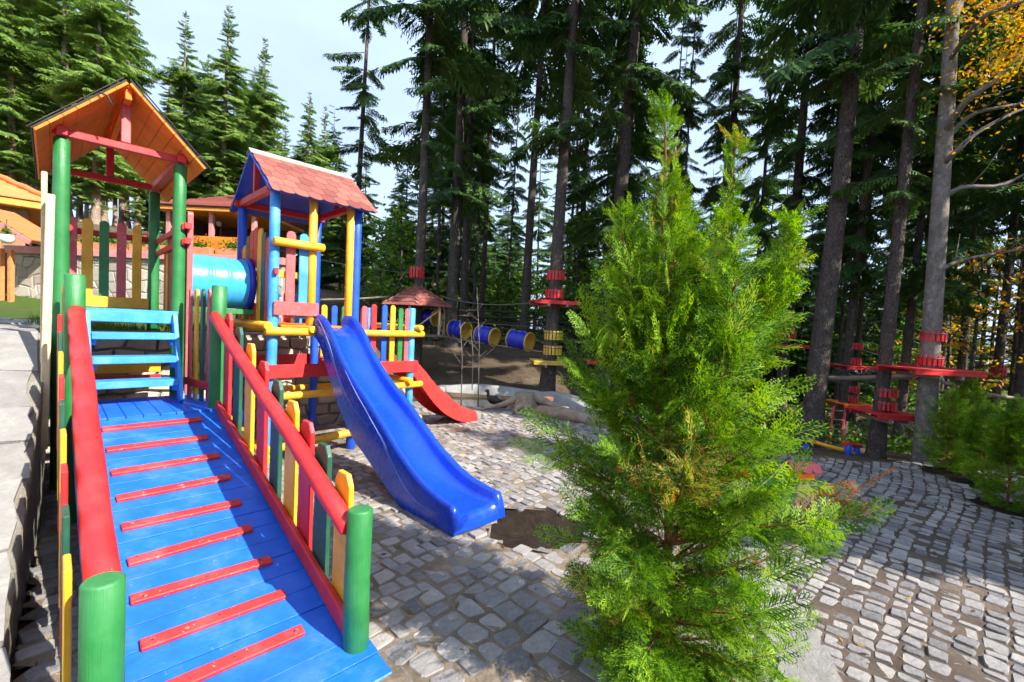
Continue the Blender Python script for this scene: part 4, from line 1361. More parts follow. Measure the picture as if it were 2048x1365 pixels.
for i in range(6):
    one(porch, "tile_course", M['rooftile'], lambda q: q.obox(pa_ + pd_ * (pl_ * (i + .5) / 6) + YV * .5 + pn_ * (.05 + .004), pd_, YV, (pn_ + pd_ * .06).normalized(), pl_ / 12 + .02, 0.52, 0.02, 0.004), sub=pr)
for px in (2, 22):
    p = at(px, 560, 11.9)
    one(porch, "post", M['stucco'], lambda q: q.obox((p.x, p.y, 2.2), (1, 0, 0), (0, 1, 0), (0, 0, 1), 0.05, 0.05, 0.78, 0.008))
one(porch, "back_panel", M['interior'], lambda q: q.obox((at(-20, 520, 12.6).x, 12.75, 2.25), (1, 0, 0), (0, 1, 0), (0, 0, 1), 0.55, 0.03, 0.85, 0.006))
gl = thing("garden_lamp", (-13.35, 12.5, 3.152), "grey carriage lantern standing on the coping of the garden wall", "lamp")
one(gl, "stem", M['metal'], lambda q: q.log((-13.35, 12.5, 3.152), (-13.35, 12.5, 3.30), 0.04, 0.03, 10))
one(gl, "glass", M['glassy'], lambda q: q.lathe([(0.08, 0.30), (0.13, 0.34), (0.145, 0.52), (0.12, 0.54)], (-13.35, 12.5, 3.0), 6, smooth=False))
one(gl, "cap", M['metal'], lambda q: q.lathe([(0.19, 0.53), (0.17, 0.56), (0.07, 0.66), (0.02, 0.70), (0.012, 0.76), (0.001, 0.77)], (-13.35, 12.5, 3.0), 6, smooth=False))
bl = thing("basket_lamp", tuple(at(13, 475, 11.5)), "round white hanging pot beneath the porch eave", "hanging pot")
p = at(13, 475, 11.5)
one(bl, "pot", M['white'], lambda q: q.lathe([(0.001, -0.16), (0.08, -0.15), (0.14, -0.08), (0.155, 0.0), (0.13, 0.06)], p, 16))
v, f, t = leaf_cloud(90, (0, 0, .1), (.06, .06, .05), 0.08, 91)
link("foliage", np_mesh("foliage", v, f, M['leafg'], t), bl)
one(bl, "hanger", M['metal'], lambda q: q.tube([p + Vector((0, 0, .05)), p + Vector((0, 0, .45))], 0.01, 5))

pav = thing("pavilion", (-9.0, 14.6, 3.0), "timber pavilion with brown hip roof and orange parapet behind the tunnel", "pavilion")
PX, PYc, PZ = -8.95, 14.6, 2.98
for (sx, sy) in ((-1, -1), (1, -1), (1, 1), (-1, 1), (0, -1)):
    one(pav, "post", M['coping'], lambda q: q.obox((PX + sx * 1.25, PYc + sy * 1.15, PZ + 0.75), (1, 0, 0), (0, 1, 0), (0, 0, 1), 0.06, 0.06, 0.8, 0.01))
for i in range(9):
    x = PX - 1.2 + 2.4 * (i + .5) / 9
    one(pav, "parapet_plank", M['orange_wood'], lambda q: q.obox((x, PYc - 1.2, PZ + 0.42), (1, 0, 0), (0, 1, 0), (0, 0, 1), 0.131, 0.02, 0.40, 0.004))
one(pav, "back_wall", M['interior'], lambda q: q.obox((PX, PYc + 1.2, PZ + 0.75), (1, 0, 0), (0, 1, 0), (0, 0, 1), 1.25, 0.03, 0.78, 0.004))
one(pav, "side_wall", M['interior'], lambda q: q.obox((PX - 1.25, PYc, PZ + 0.75), (1, 0, 0), (0, 1, 0), (0, 0, 1), 0.03, 1.1, 0.78, 0.004))
one(pav, "fascia", M['fascia'], lambda q: q.obox((PX, PYc, PZ + 1.56), (1, 0, 0), (0, 1, 0), (0, 0, 1), 1.52, 1.42, 0.05, 0.01))
rf = one(pav, "roof", M['darktile'], lambda q: q.obox((PX, PYc, PZ + 1.63), (1, 0, 0), (0, 1, 0), (0, 0, 1), 1.55, 1.45, 0.02, 0.005))
hip_courses(pav, rf, Vector((PX, PYc, 0)), Vector((1, 0, 0)), Vector((0, 1, 0)), 1.58, 1.48, PZ + 1.66, 0.46, 9, M['darktile'], 0.03)
one(pav, "ceiling_lamp", M['white'], lambda q: q.lathe([(0.001, -.09), (.07, -.06), (.09, 0), (.05, .06), (.001, .07)], (PX - 0.35, PYc - 0.3, PZ + 1.38), 12))

# ------------------------------------------------------------------ conifer generators


def strip_tris(V, F, T, p, d, n2, L, w, t):
    b = len(V)
    V += [p, p + d * (.45 * L) + n2 * (w / 2), p + d * L, p + d * (.45 * L) - n2 * (w / 2)]
    F += [(b, b + 1, b + 2), (b, b + 2, b + 3)]; T += [t, t]


def spruce_branch(seed, dens=20, hang=0.5):
    r = np.random.default_rng(seed)
    V, F, T = [], [], []
    sag = r.uniform(.15, .34); side_c = r.uniform(-.12, .12)
    ax = lambda s: np.array([s, side_c * s * s, 0.10 * s - sag * s * s + .10 * s ** 4])
    for i in range(6):
        a, b = ax(i / 6), ax((i + 1) / 6)
        d = b - a; L = np.linalg.norm(d); d /= L
        strip_tris(V, F, T, a, d, np.array([0, 0, 1.]), L * 1.15, .022 * (1 - i / 7), -1)
    for i in range(dens):
        s = 0.10 + 0.90 * (i + r.uniform(-.3, .3)) / dens
        p = ax(min(1, s)); tan = ax(min(1, s + .02)) - ax(max(0, s - .02)); tan /= np.linalg.norm(tan)
        for sd in (-1, 1):
            l = (0.10 + .40 * (1 - s) ** .75 * min(1, s * 4 + .25)) * r.uniform(.7, 1.15)
            an = r.uniform(.65, 1.05)
            d = tan * math.cos(an) + np.array([0, sd, 0]) * math.sin(an)
            d[2] -= hang * r.uniform(.3, 1.0); d /= np.linalg.norm(d)
            n2 = np.cross(d, np.array([0, 0, 1.])); n2 /= np.linalg.norm(n2)
            n2 = n2 * math.cos(r.uniform(-.6, .6)) + np.cross(d, n2) * r.uniform(-.5, .5)
            t = r.uniform(0.15, .85)
            strip_tris(V, F, T, p, d, n2, l, .055, t)
            m_ = max(2, int(l / .07))
            for q in range(m_):
                f = (q + .6) / (m_ + .3); pp = p + d * (l * f)
                for s2 in (-1, 1):
                    d3 = d * .75 + n2 * s2 * .75; d3[2] -= r.uniform(.1, .55) * (0.5 + hang); d3 /= np.linalg.norm(d3)
                    n3 = np.cross(d3, np.array([.3, .2, 1.])); n3 /= np.linalg.norm(n3)
                    l3 = (.055 + .12 * (1 - f)) * r.uniform(.7, 1.2)
                    strip_tris(V, F, T, pp, d3, n3, l3, .032, t + r.uniform(-.15, .15))
    return np.array(V), np.array(F), np.array(T)


BR = [spruce_branch(100 + i, 17, 0.35 + 0.12 * (i % 4)) for i in range(7)]


def rot_frames(az, el, roll):
    """columns: branch x, y, z axes"""
    ca, sa, ce, se = np.cos(az), np.sin(az), np.cos(el), np.sin(el)
    X = np.stack([ca * ce, sa * ce, se], -1); Y0 = np.stack([-sa, ca, np.zeros_like(az)], -1); Z0 = np.cross(X, Y0)
    cr_, sr_ = np.cos(roll)[:, None], np.sin(roll)[:, None]
    return np.stack([X, Y0 * cr_ + Z0 * sr_, -Y0 * sr_ + Z0 * cr_], -1)


def inst(templates, which, Rm, pos, sc, tint_add, tint_set=None):
    parts = []
    for k, (tv, tf, tt) in enumerate(templates):
        sel = np.where(which == k)[0]
        if len(sel) == 0: continue
        v = np.einsum('nij,pj->npi', Rm[sel], tv) * sc[sel][:, None, None] + pos[sel][:, None, :]
        f = tf[None] + (np.arange(len(sel)) * len(tv))[:, None, None]
        t = np.where(tt[None] < 0, -1, np.clip(tt[None] + tint_add[sel][:, None], 0, 1))
        parts.append((v.reshape(-1, 3), f.reshape(-1, 3), t.ravel()))
    return join_np(parts)


def spruce_crown(seed, H, zb, Rm, nb, style='forest'):
    r = np.random.default_rng(seed)
    t = np.sort(r.uniform(0, 1, nb)); 
    z = zb + (H - zb) * (t if style == 'forest' else t ** 0.9)
    q = (z - zb) / (H - zb)
    if style == 'forest':
        L = Rm * (0.62 + .38 * np.sin(np.clip(q * 2.2, 0, 1) * 1.57)) * np.clip((1 - q) * 1.7, 0.10, 1) * r.uniform(.55, 1.15, nb)
    elif style == 'lit':
        L = Rm * np.clip((1 - q) * 2.6, 0.05, 1) ** .8 * r.uniform(.5, 1.15, nb) * (.8 + .25 * np.sin(q * 23 + seed))
    else:
        L = Rm * np.clip((1 - q) ** .8, 0.06, 1) * r.uniform(.65, 1.1, nb)
    az = r.uniform(0, 2 * np.pi, nb) if style != 'x' else np.arange(nb) * 2.4
    az = np.arange(nb) * 2.39996 + r.normal(0, .5, nb)
    el = np.where(q > .8, .5 * (q - .8) / .2, -.08) + r.normal(0, .12, nb)
    if style == 'forest': el = el - 0.12 * (1 - q)
    Rr = rot_frames(az, el, r.normal(0, .2, nb))
    pos = np.stack([np.zeros(nb), np.zeros(nb), z], 1)
    return inst(BR, r.integers(0, len(BR), nb), Rr, pos, np.maximum(L, .25), r.normal(0, .14, nb))


def crown_mesh(name, seed, H, zb, Rm, nb, style, mat):
    v, f, t = spruce_crown(seed, H, zb, Rm, nb, style)
    me = np_mesh(name, v, f, [mat, M['bark']], np.clip(t, 0, 1), mats_idx=(t < 0).astype(np.int32))
    return me


def trunk_mesh(name, seed, H, mat, stubs=10):
    """radius 1 at breast height, real height H; x/y are scaled per tree"""
    random.seed(seed)
    mb = MB(); n = 12; K = 22
    ox, oy = random.uniform(-1, 1), random.uniform(-1, 1)
    vs = []
    for k in range(K + 1):
        q = k / K; z = -0.4 + (H + 0.4) * q ** 1.15
        rad = (1 - .93 * (max(z, 0) / H) ** 1.05) * (1 + .55 * math.exp(-max(z + .1, 0) / .25))
        for i in range(n):
            a = 2 * math.pi * i / n
            rr = rad * (1 + .05 * math.sin(3 * a + z * .7) + .04 * random.uniform(-1, 1) + (.16 * math.sin(5 * a + seed) * math.exp(-max(z, 0) / .25)))
            vs.append((math.cos(a) * rr + .35 * ox * math.sin(z * .35), math.sin(a) * rr + .35 * oy * math.sin(z * .28 + 1), z))
    fs = [(k * n + i, k * n + (i + 1) % n, (k + 1) * n + (i + 1) % n, (k + 1) * n + i) for k in range(K) for i in range(n)]
    mb.add(vs, fs, True)
    for _ in range(stubs):
        z = random.uniform(.12, .5) * H; a = random.uniform(0, 6.28); L = random.uniform(1.5, 6)
        d = Vector((math.cos(a), math.sin(a), 0))
        zs = (z, z - .05, z - random.uniform(.1, .5))
        b0 = len(mb.v)
        mb.tube([d * .5 + ZV * zs[0], d * (.7 + L * .5) + ZV * zs[1], d * (.7 + L) + ZV * zs[2]], [.10, .06, .02], 4)
        for q in range(12):
            vx, vy, vz = mb.v[b0 + q]; zc = zs[q // 4]
            mb.v[b0 + q] = (vx, vy, zc + (vz - zc) * .16)
    return mb.mesh(name, mat)


H0 = 18.0
CF = [crown_mesh("spruce_crown", 200 + i, H0, (3.6, 5.5, 4.4, 6.5)[i], (2.5, 2.7, 2.1, 2.9)[i], (60, 54, 52, 62)[i], 'forest', M['spruce']) for i in range(4)]
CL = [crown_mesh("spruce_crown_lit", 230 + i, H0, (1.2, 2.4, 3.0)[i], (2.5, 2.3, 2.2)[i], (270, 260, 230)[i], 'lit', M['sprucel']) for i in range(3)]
CT = [crown_mesh("thin_spruce_crown", 260 + i, H0, 4.0, 1.7, 70, 'forest', M['spruce']) for i in range(2)]
CY = [crown_mesh("young_spruce_crown", 280 + i, 7.0, 0.4, 1.7, 85, 'full', M['spruce']) for i in range(2)]
TKS = [trunk_mesh("spruce_trunk", 300 + i, H0, M['bark'], 12) for i in range(3)]
TKP = [trunk_mesh("pale_trunk", 310 + i, H0, M['barkp'], 8) for i in range(2)]
TKY = trunk_mesh("young_trunk", 320, 7.0, M['bark'], 0)

trees_rng = random.Random(99)


def conifer(x, y, H, r, crown, trunk, label, group=None, lean=(0, 0), base=None, cscale=None, h0=H0):
    z = tz(x, y) if base is None else base
    o = thing("spruce_tree", (x, y, z), label, "tree", group)
    o.rotation_euler = (R(lean[1]), R(lean[0]), trees_rng.uniform(0, 6.28))
    # lean is applied in world space: rotate about z first
    rot = Matrix.Rotation(R(lean[0]), 4, 'Y') @ Matrix.Rotation(R(lean[1]), 4, 'X') @ Matrix.Rotation(trees_rng.uniform(0, 6.28), 4, 'Z')
    o.rotation_euler = rot.to_euler()
    t = link("trunk", trunk, o); t.scale = (r, r, H / h0)
    c = link("crown", crown, o); s = H / h0
    cs = cscale or 1.0
    c.scale = (s * cs, s * cs, s)
    return o


# lit stand on the left: (direction, distance, crown top)
LEFT = [(22, 22, -260), (78, 25, -200), (128, 23, -160), (188, 20, -120), (206, 24, -60), (248, 27, -30), (160, 29, -90), (50, 30, -160),
        (330, 28, 150), (366, 26, 28), (438, 25, 8), (402, 30, 110), (520, 27, 78), (482, 31, 150), (602, 30, 185), (645, 33, 215), (560, 35, 250), (296, 31, 240), (272, 25, 330)]
LL = ["tall lit spruce at the far left edge of the photo", "tall lit spruce with a pale bare trunk above the orange house roof", "tall lit spruce between the house roof and the orange gable", "tall lit spruce with pale trunk seen through the green-post tower", "pale-trunked spruce just behind the one seen through the tower", "tall spruce at the edge of the clear sky behind the orange gable",
      "tall spruce deep behind the orange gabled roof", "tall spruce deep behind the house roof", "shorter spruce at the sky gap above the orange gable", "broad lit spruce with rounded top above the orange gable", "tallest lit spruce between the two play tower roofs", "lit spruce with two pale stems between the tower roofs", "lit narrow spruce directly above the shingled roof ridge",
      "lit spruce filling the gap left of the shingled ridge", "small pale green spruce behind the shingled roof", "small hazy spruce right of the shingled roof", "low spruce top peeping over the shingled ridge", "low spruce just right of the orange gable peak", "low spruce beside the brown pavilion roof"]
for i, (px, Y, top) in enumerate(LEFT):
    g = at(px, 600, Y); zt = at(px, top, Y).z
    zb = tz(g.x, g.y)
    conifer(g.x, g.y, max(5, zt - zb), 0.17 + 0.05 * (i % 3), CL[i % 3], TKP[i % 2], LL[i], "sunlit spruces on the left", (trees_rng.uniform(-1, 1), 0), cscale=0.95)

rl = random.Random(5)
for k in range(26):
    px = rl.uniform(-40, 690); Y = rl.uniform(27, 40)
    top = (-80 if px < 250 else 230 if px < 320 else 130 if px < 540 else 240 if px < 600 else 300) + rl.uniform(0, 110)
    g = at(px, 600, Y); zt = at(px, top, Y).z; zb = tz(g.x, g.y)
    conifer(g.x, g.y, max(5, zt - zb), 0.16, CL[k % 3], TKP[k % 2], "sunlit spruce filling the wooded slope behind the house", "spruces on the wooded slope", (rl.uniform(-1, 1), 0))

# forest in the middle and at the right: (direction at eye level, distance, height, trunk radius, crown, lean, label)
MID = [
    (706, 21, 21, .16, CT[0], 1.0, "slender dark spruce standing alone against the sky right of the shingled roof"),
    (834, 12.6, 21, .17, CF[1], 0.3, "spruce carrying the small red-roofed tree hut"),
    (903, 15.5, 23, .22, CF[0], 0.2, "thick dark spruce above the first blue drum"),
    (926, 17.5, 22, .20, CF[2], -0.3, "dark spruce close beside the thick one above the drums"),
    (962, 20, 22, .15, CT[1], 0.2, "slim spruce above the second blue drum"),
    (1046, 16, 23, .18, CF[3], 1.2, "dark spruce just left of the red platform tree"),
    (1100, 11.0, 20, .19, CF[1], 1.4, "grey-trunked spruce bearing the red and yellow platforms"),
    (1204, 13.5, 23, .27, CF[0], 2.8, "thick leaning spruce left behind the thuja top"),
    (1228, 15.0, 23, .20, CF[2], 0.6, "straight spruce twinned with the thick leaning one"),
    (1440, 15.5, 22, .20, CT[1], 0.2, "dark dense spruce straight behind the thuja top"),
    (1572, 13.5, 21, .19, CF[2], 0.2, "grey-trunked spruce over the right shoulder of the thuja"),
    (1630, 8.6, 19, .21, CF[3], 3.0, "big leaning spruce trunk just right of the thuja"),
    (1645, 12, 20, .16, CT[0], 1.0, "thin trunk lit on one edge behind the big leaning spruce"),
    (1697, 11.5, 20, .14, CF[0], 1.6, "spruce with two red-banded platforms and a ladder"),
    (1716, 15, 19, .10, CT[1], 0.8, "thin spruce behind the ladder tree"),
    (1768, 7.7, 18, .125, CF[2], 1.8, "spruce with one low red platform at the pavement edge"),
    (1812, 11, 19, .12, CT[0], 2.0, "spruce between the low platform tree and the grey beech"),
    (1926, 13, 20, .10, CT[1], 1.0, "slim black spruce trunk just right of the grey beech"),
    (1996, 11.5, 20, .12, CF[1], 1.4, "slim spruce with a red band near the right edge"),
    (2044, 10.5, 19, .12, CT[0], 1.4, "spruce trunk cut by the right edge of the photo"),
]
for (px, Y, H, r, c, ln, lab) in MID:
    g = at(px, 660, Y)
    i = int(px)
    conifer(g.x, g.y, H, r * .88, c, TKS[i % 3], lab, "forest spruces", (ln, trees_rng.uniform(-.5, .5)), cscale=.80)

# deeper forest: trunks nobody can tell apart
rr_ = random.Random(17)
n_back = 0
while n_back < 74:
    Y = rr_.uniform(19, 48); px = rr_.uniform(640, 2250)
    g = at(px, 655, Y)
    if px < 700 and Y < 26: continue
    if 560 < px < 690: continue
    if px > 1900 and rr_.random() < 0.45: continue
    tall = rr_.random() < .4 and any(a < px < b for a, b in ((840, 950), (1060, 1240), (1450, 1560), (1660, 1850)))
    (conifer(g.x, g.y, rr_.uniform(17, 21), rr_.uniform(.10, .2), rr_.choice(CF + CT), rr_.choice(TKS), "dark spruce deep in the forest behind the play area", "deep forest spruces", (rr_.uniform(-1, 1), 0)) if tall else conifer(g.x, g.y, rr_.uniform(7, 12.5), 0.1, rr_.choice(CY), TKY, "dark spruce deep in the forest behind the play area", "deep forest spruces", (rr_.uniform(-1, 1), 0), h0=7.0))
    n_back += 1
for k in range(34):
    Y = rr_.uniform(17, 38); px = rr_.uniform(600, 1840)
    g = at(px, 655, Y)
    conifer(g.x, g.y, rr_.uniform(3.5, 7.5), 0.07, CY[k % 2], TKY, "young spruce in the forest understorey", "young understorey spruces", h0=7.0)
for k in range(36):
    Y = rr_.uniform(22, 40); px = rr_.uniform(650, 1900)
    g = at(px, 655, Y)
    conifer(g.x, g.y, rr_.uniform(8, 12.5) * (Y / 30) ** .5, 0.1, CY[k % 2], TKY, "dark spruce deep in the forest behind the play area", "deep forest spruces", h0=7.0)
for k in range(30):
    Y = rr_.uniform(12.5, 24); px = rr_.choice((rr_.uniform(850, 1300), rr_.uniform(1300, 1900), rr_.uniform(1500, 2040)))
    g = at(px, 655, Y)
    if abs(px - 1108) < 30 or (Y < 17 and px < 1300): Y = 18 + k * .2; g = at(px, 655, Y)
    conifer(g.x, g.y, rr_.uniform(15, 20), rr_.uniform(.055, .09), CT[k % 2], TKS[k % 3], "slim dark spruce trunk among the forest trees", "slim forest trunks", (rr_.uniform(-.6, 1.2), 0), cscale=.62)
# trees right of the view that shade the lower pavement
SH = [(9.2, 1.0, 10), (10.6, 2.4, 12), (8.9, 3.4, 10), (11.8, 4.6, 13), (12.4, 0.8, 12), (14.5, 9.0, 15), (16.5, 4.0, 11), (11.0, 8.6, 14), (17, 12, 20), (20, 8, 18), (21, 15, 22), (14.5, 13, 20), (9.4, 10.2, 17)]
for k, (x, y, H) in enumerate(SH):
    conifer(x, y, H, 0.12, (CF[k % 4] if H > 12 else CL[2]), TKS[k % 3], "spruce standing outside the right edge of the photo", "spruces beyond the right edge", cscale=1.15 if H < 12 else 1.0)

# broadleaf understorey saplings


def sapling_mesh(seed, mat, n=900, h=4.0, rad=1.3, layer=True, leaf=.13):
    r = np.random.default_rng(seed); parts = []
    for b in range(16):
        a = b * 2.4; z = h * (.28 + .72 * b / 16); L = rad * (1.1 - b / 18)
        for q in range(5):
            f = (q + 1) / 5
            parts.append(leaf_cloud(max(3, n // 80), (math.cos(a) * L * f, math.sin(a) * L * f, z + .25 * f), (.16, .16, .07 if layer else .15), leaf, seed * 100 + b * 7 + q, .5))
    v, f, t = join_np(parts)
    me = np_mesh("sapling_leaves", v, f, mat, t)
    mb = MB(); mb.tube([(0, 0, -.2), (.03, .02, h * .5), (0, 0, h)], [.05, .035, .008], 6)
    for b in range(16):
        a = b * 2.4; z = h * (.28 + .72 * b / 16); L = rad * (1.1 - b / 18)
        mb.tube([(0, 0, z - .1), (math.cos(a) * L * .5, math.sin(a) * L * .5, z + .1), (math.cos(a) * L, math.sin(a) * L, z + .25)], [.018, .011, .004], 4)
    return me, mb.mesh("sapling_stem", M['bark'])


SG = [sapling_mesh(401, M['leafg'], 1100), sapling_mesh(402, M['leafg'], 900, 3.0, 1.1)]
SO = [sapling_mesh(411, M['leafo'], 640, 4.2, 1.5, True, .10)]


def sapling(x, y, s, mesh, label, group=None, name="sapling"):
    o = thing(name, (x, y, tz(x, y)), label, "tree", group)
    o.rotation_euler = (0, 0, trees_rng.uniform(0, 6.28)); o.scale = (s, s, s)
    link("crown", mesh[0], o); link("trunk", mesh[1], o)
    return o


for k in range(40):
    Y = rr_.uniform(15, 30); px = rr_.uniform(740, 1850)
    g = at(px, 655, Y)
    sapling(g.x, g.y, rr_.uniform(.6, 1.5), SG[k % 2], "leafy green sapling in the forest understorey", "green understorey saplings")
for k, (px, Y, s, lab) in enumerate(((1955, 10.5, 1.15, "yellow autumn sapling between the slim trunks right of the beech"), (2030, 12, 1.3, "orange autumn sapling at the right edge of the photo"), (1900, 15, 1.2, "yellow autumn sapling glimpsed behind the grey beech"), (1990, 17, 1.5, "far golden sapling above the woodland path"))):
    g = at(px, 665, Y)
    sapling(g.x, g.y, s, SO[0], lab, "autumn saplings", "autumn_sapling")
# ------------------------------------------------------------------ grey beech with autumn leaves
bee = thing("beech_tree", (6.72, 7.25, tz(6.72, 7.25)), "grey smooth-barked beech with autumn leaves and a red platform", "tree")
pts = [Vector((6.66, 7.25, tz(6.7, 7.25) - .3))] + [at(px, py, 7.25) for (px, py) in ((1848, 900), (1858, 740), (1870, 560), (1882, 380), (1893, 220), (1903, 60), (1915, -120), (1930, -300), (1945, -500))]
one(bee, "trunk", M['beech'], lambda q: q.tube(pts, [.19, .142, .126, .116, .108, .098, .088, .075, .06, .04], 16))
LIMBS = [([(1872, 548), (1900, 530), (1950, 515), (2048, 500), (2150, 505)], 7.2, .04), ([(1884, 400), (1925, 375), (2000, 372), (2060, 345), (2140, 330)], 7.1, .042), ([(1886, 330), (1915, 300), (1960, 262), (2048, 218), (2140, 200)], 7.0, .045),
         ([(1888, 285), (1940, 232), (2000, 215), (2060, 205), (2150, 190)], 7.3, .04), ([(1890, 265), (1930, 205), (1985, 165), (2048, 115), (2130, 60)], 6.9, .05), ([(1905, 40), (1925, 0), (1955, -60), (2000, -140)], 7.25, .06),
         ([(1900, 120), (1960, 40), (2030, 10), (2110, -20)], 6.6, .04), ([(1910, -40), (1870, -110), (1850, -200)], 7.3, .05), ([(1915, -100), (1990, -130), (2080, -150)], 6.3, .05)]
parts = []
random.seed(44)
for i, (pl, Y, r) in enumerate(LIMBS):
    P3 = [at(px, py, 7.25 if k == 0 else Y + (Y - 7.1) * 0.8 * k) for k, (px, py) in enumerate(pl)]
    sp = spline([tuple(p) for p in P3], 14)
    mb = MB().tube([Vector(p) for p in sp], [r * (1 - .75 * k / 13) for k in range(14)], 8)
    for k in range(4, 14, 2):
        d = Vector((random.uniform(-.3, .7), random.uniform(-.6, .6), random.uniform(-.1, .6)))
        p = Vector(sp[k]); mb.tube([p, p + d * .4, p + d * .8 + Vector((0, 0, .08))], [.012, .007, .003], 4)
    mb.build("limb", M['beech'], bee)
    for k in range(3, 14):
        if i < 2 and k < 8: continue
        n = 9 if i in (0, 1, 2, 3) else 34
        parts.append(leaf_cloud(n, np.array(sp[k]) + (0, 0, .12), (.22, .32, .17), .065, 500 + i * 20 + k, .4))
for k in range(44):
    p = at(random.uniform(1945, 2110), random.uniform(-140, 150) - 20 * random.random(), random.uniform(5.8, 8))
    parts.append(leaf_cloud(80, tuple(p), (.17, .2, .07), .065, 700 + k, .4))
v, f, t = join_np(parts)
link("crown", np_mesh("crown", v - np.array(bee.location), f, M['leafo'], t), bee)

# ------------------------------------------------------------------ adventure course platforms


def band(root, cx, cy, z, r, h, mat, n=16, lean=(0, 0)):
    for i in range(n):
        a = 2 * math.pi * i / n
        d = Vector((math.cos(a), math.sin(a), 0)); e = Vector((-d.y, d.x, 0))
        MB().obox(Vector((cx, cy, z)) + d * (r + .014), e, d, ZV, math.pi * r / n * .78, .014, h / 2, .003).build("slat", mat, root)
    MB().lathe([(r + .030, -.012), (r + .036, 0), (r + .030, .012)], (cx, cy, z + h * .25), 16).build("strap", M['cable'], root)


def platform(c, r, half, mat, label, edge, z_bands, bmat, planks=7, ang=0.0, bn=16, bh=.2):
    o = thing("tree_platform", tuple(c), label, "platform", "tree platforms of the ropes course")
    ax = Vector((math.cos(ang), math.sin(ang), 0)); ay = Vector((-ax.y, ax.x, 0))
    hx, hy = half
    for i in range(planks):
        b = -hy + 2 * hy * (i + .5) / planks
        if abs(b) < r + hy / planks * .6:
            for s in (-1, 1):
                L = (hx - r - .02)
                MB().obox(c + ay * b + ax * s * (r + .02 + L / 2), ax, ay, ZV, L / 2, hy / planks - .004, .014, .003).build("plank", mat, o)
        else:
            MB().obox(c + ay * b, ax, ay, ZV, hx, hy / planks - .004, .014, .003).build("plank", mat, o)
    for s in (-1, 1):
        MB().obox(c + ay * s * (hy - .03) - ZV * .045, ax, ay, ZV, hx, .022, .030, .004).build("joist", edge, o)
        MB().obox(c + ax * s * (r + .03) - ZV * .105, ay, ax, ZV, hy, .025, .03, .004).build("bearer", M['oldwood'], o)
    for (dz, dx) in z_bands:
        band(o, c.x + dx, c.y, c.z + dz, r * 1.03, bh, bmat, bn)
    return o


t1 = at(1108, 604, 11.0)
platform(t1, .185, (.55, .45), M['red'], "red platform high on the grey trunk left of the thuja", M['red'], [(.18, .0), (.62, .012)], M['red'], ang=.15, bh=.22)
t1 = at(1104, 722, 11.0)
platform(t1, .19, (.50, .42), M['drum_yellow'], "yellow plank platform low on the grey trunk left of the thuja", M['drum_yellow'], [(.26, .0), (.62, .006)], M['drum_yellow'], ang=.1, bh=.22)
t1 = at(1212, 722, 13.6)
platform(t1, .25, (.70, .5), M['red'], "red platform half hidden behind the left of the thuja", M['red'], [(.35, 0)], M['drum_yellow'], ang=.1)
t1 = at(1574, 690, 13.4)
platform(t1, .19, (.55, .45), M['red'], "red platform behind the right shoulder of the thuja", M['red'], [(.3, 0)], M['red'])
t1 = at(1705, 732, 11.5)
platform(t1, .15, (.38, .36), M['red'], "upper small platform on the ladder tree right of the thuja", M['red'], [(.12, 0), (.5, .01)], M['red'], bh=.17)
t1 = at(1699, 806, 11.5)
platform(t1, .15, (.40, .38), M['orange_wood'], "lower plank platform with red ladder on the banded tree", M['red'], [(.12, 0), (.36, .01)], M['red'], bh=.16)
t1 = at(1769, 825, 7.7)
platform(t1, .13, (.36, .34), M['red'], "low red platform on the dark trunk beside the pavement edge", M['red'], [(.12, 0), (.34, .008)], M['red'], bh=.15)
t1 = at(1858, 738, 7.25)
platform(t1, .132, (.54, .40), M['red'], "wide red platform around the grey beech trunk", M['red'], [(.13, .01), (.52, .03)], M['red'], bh=.16)
t1 = at(1815, 748, 11.0)
platform(t1, .13, (.42, .36), M['orange_wood'], "small plank platform between the low platform tree and the beech", M['red'], [(.2, 0)], M['red'], bh=.15)
for (px, py, Y, r, lab) in ((834, 546, 12.6, .175, "red slat collar on the trunk above the tree hut"), (1997, 745, 11.5, .12, "red slat collar on the slim trunk near the right edge")):
    c = at(px, py, Y)
    o = thing("trunk_collar", tuple(c), lab, "collar", "red trunk collars")
    band(o, c.x, c.y, c.z, r, .3, M['red'], 14)

# ladder
a0, a1 = at(1668, 812, 11.2), at(1655, 905, 10.9); b0, b1 = at(1690, 814, 11.2), at(1682, 905, 10.9)
lad = thing("ladder", tuple(a1), "small red ladder leaning under the lower plank platform", "ladder")
one(lad, "rail", M['red'], lambda q: q.beam(a0, a1, .05, .03)); one(lad, "rail", M['red'], lambda q: q.beam(b0, b1, .05, .03))
for k in range(5):
    f = (k + .5) / 5
    one(lad, "rung", M['oldwood'], lambda q: q.log(a0 + (a1 - a0) * f, b0 + (b1 - b0) * f, .016, None, 8, .003))

# cables, log bridges
def cable(name, pts, r, label, mat=None, n=20, sag=.15, cat="cable", group=None):
    A, B = Vector(pts[0]), Vector(pts[1])
    P = [A + (B - A) * (i / n) - ZV * sag * 4 * (i / n) * (1 - i / n) for i in range(n + 1)]
    o = MB().tube(P, r, 6).build(name, mat or M['cable'])
    return setp(o, label, cat, group)


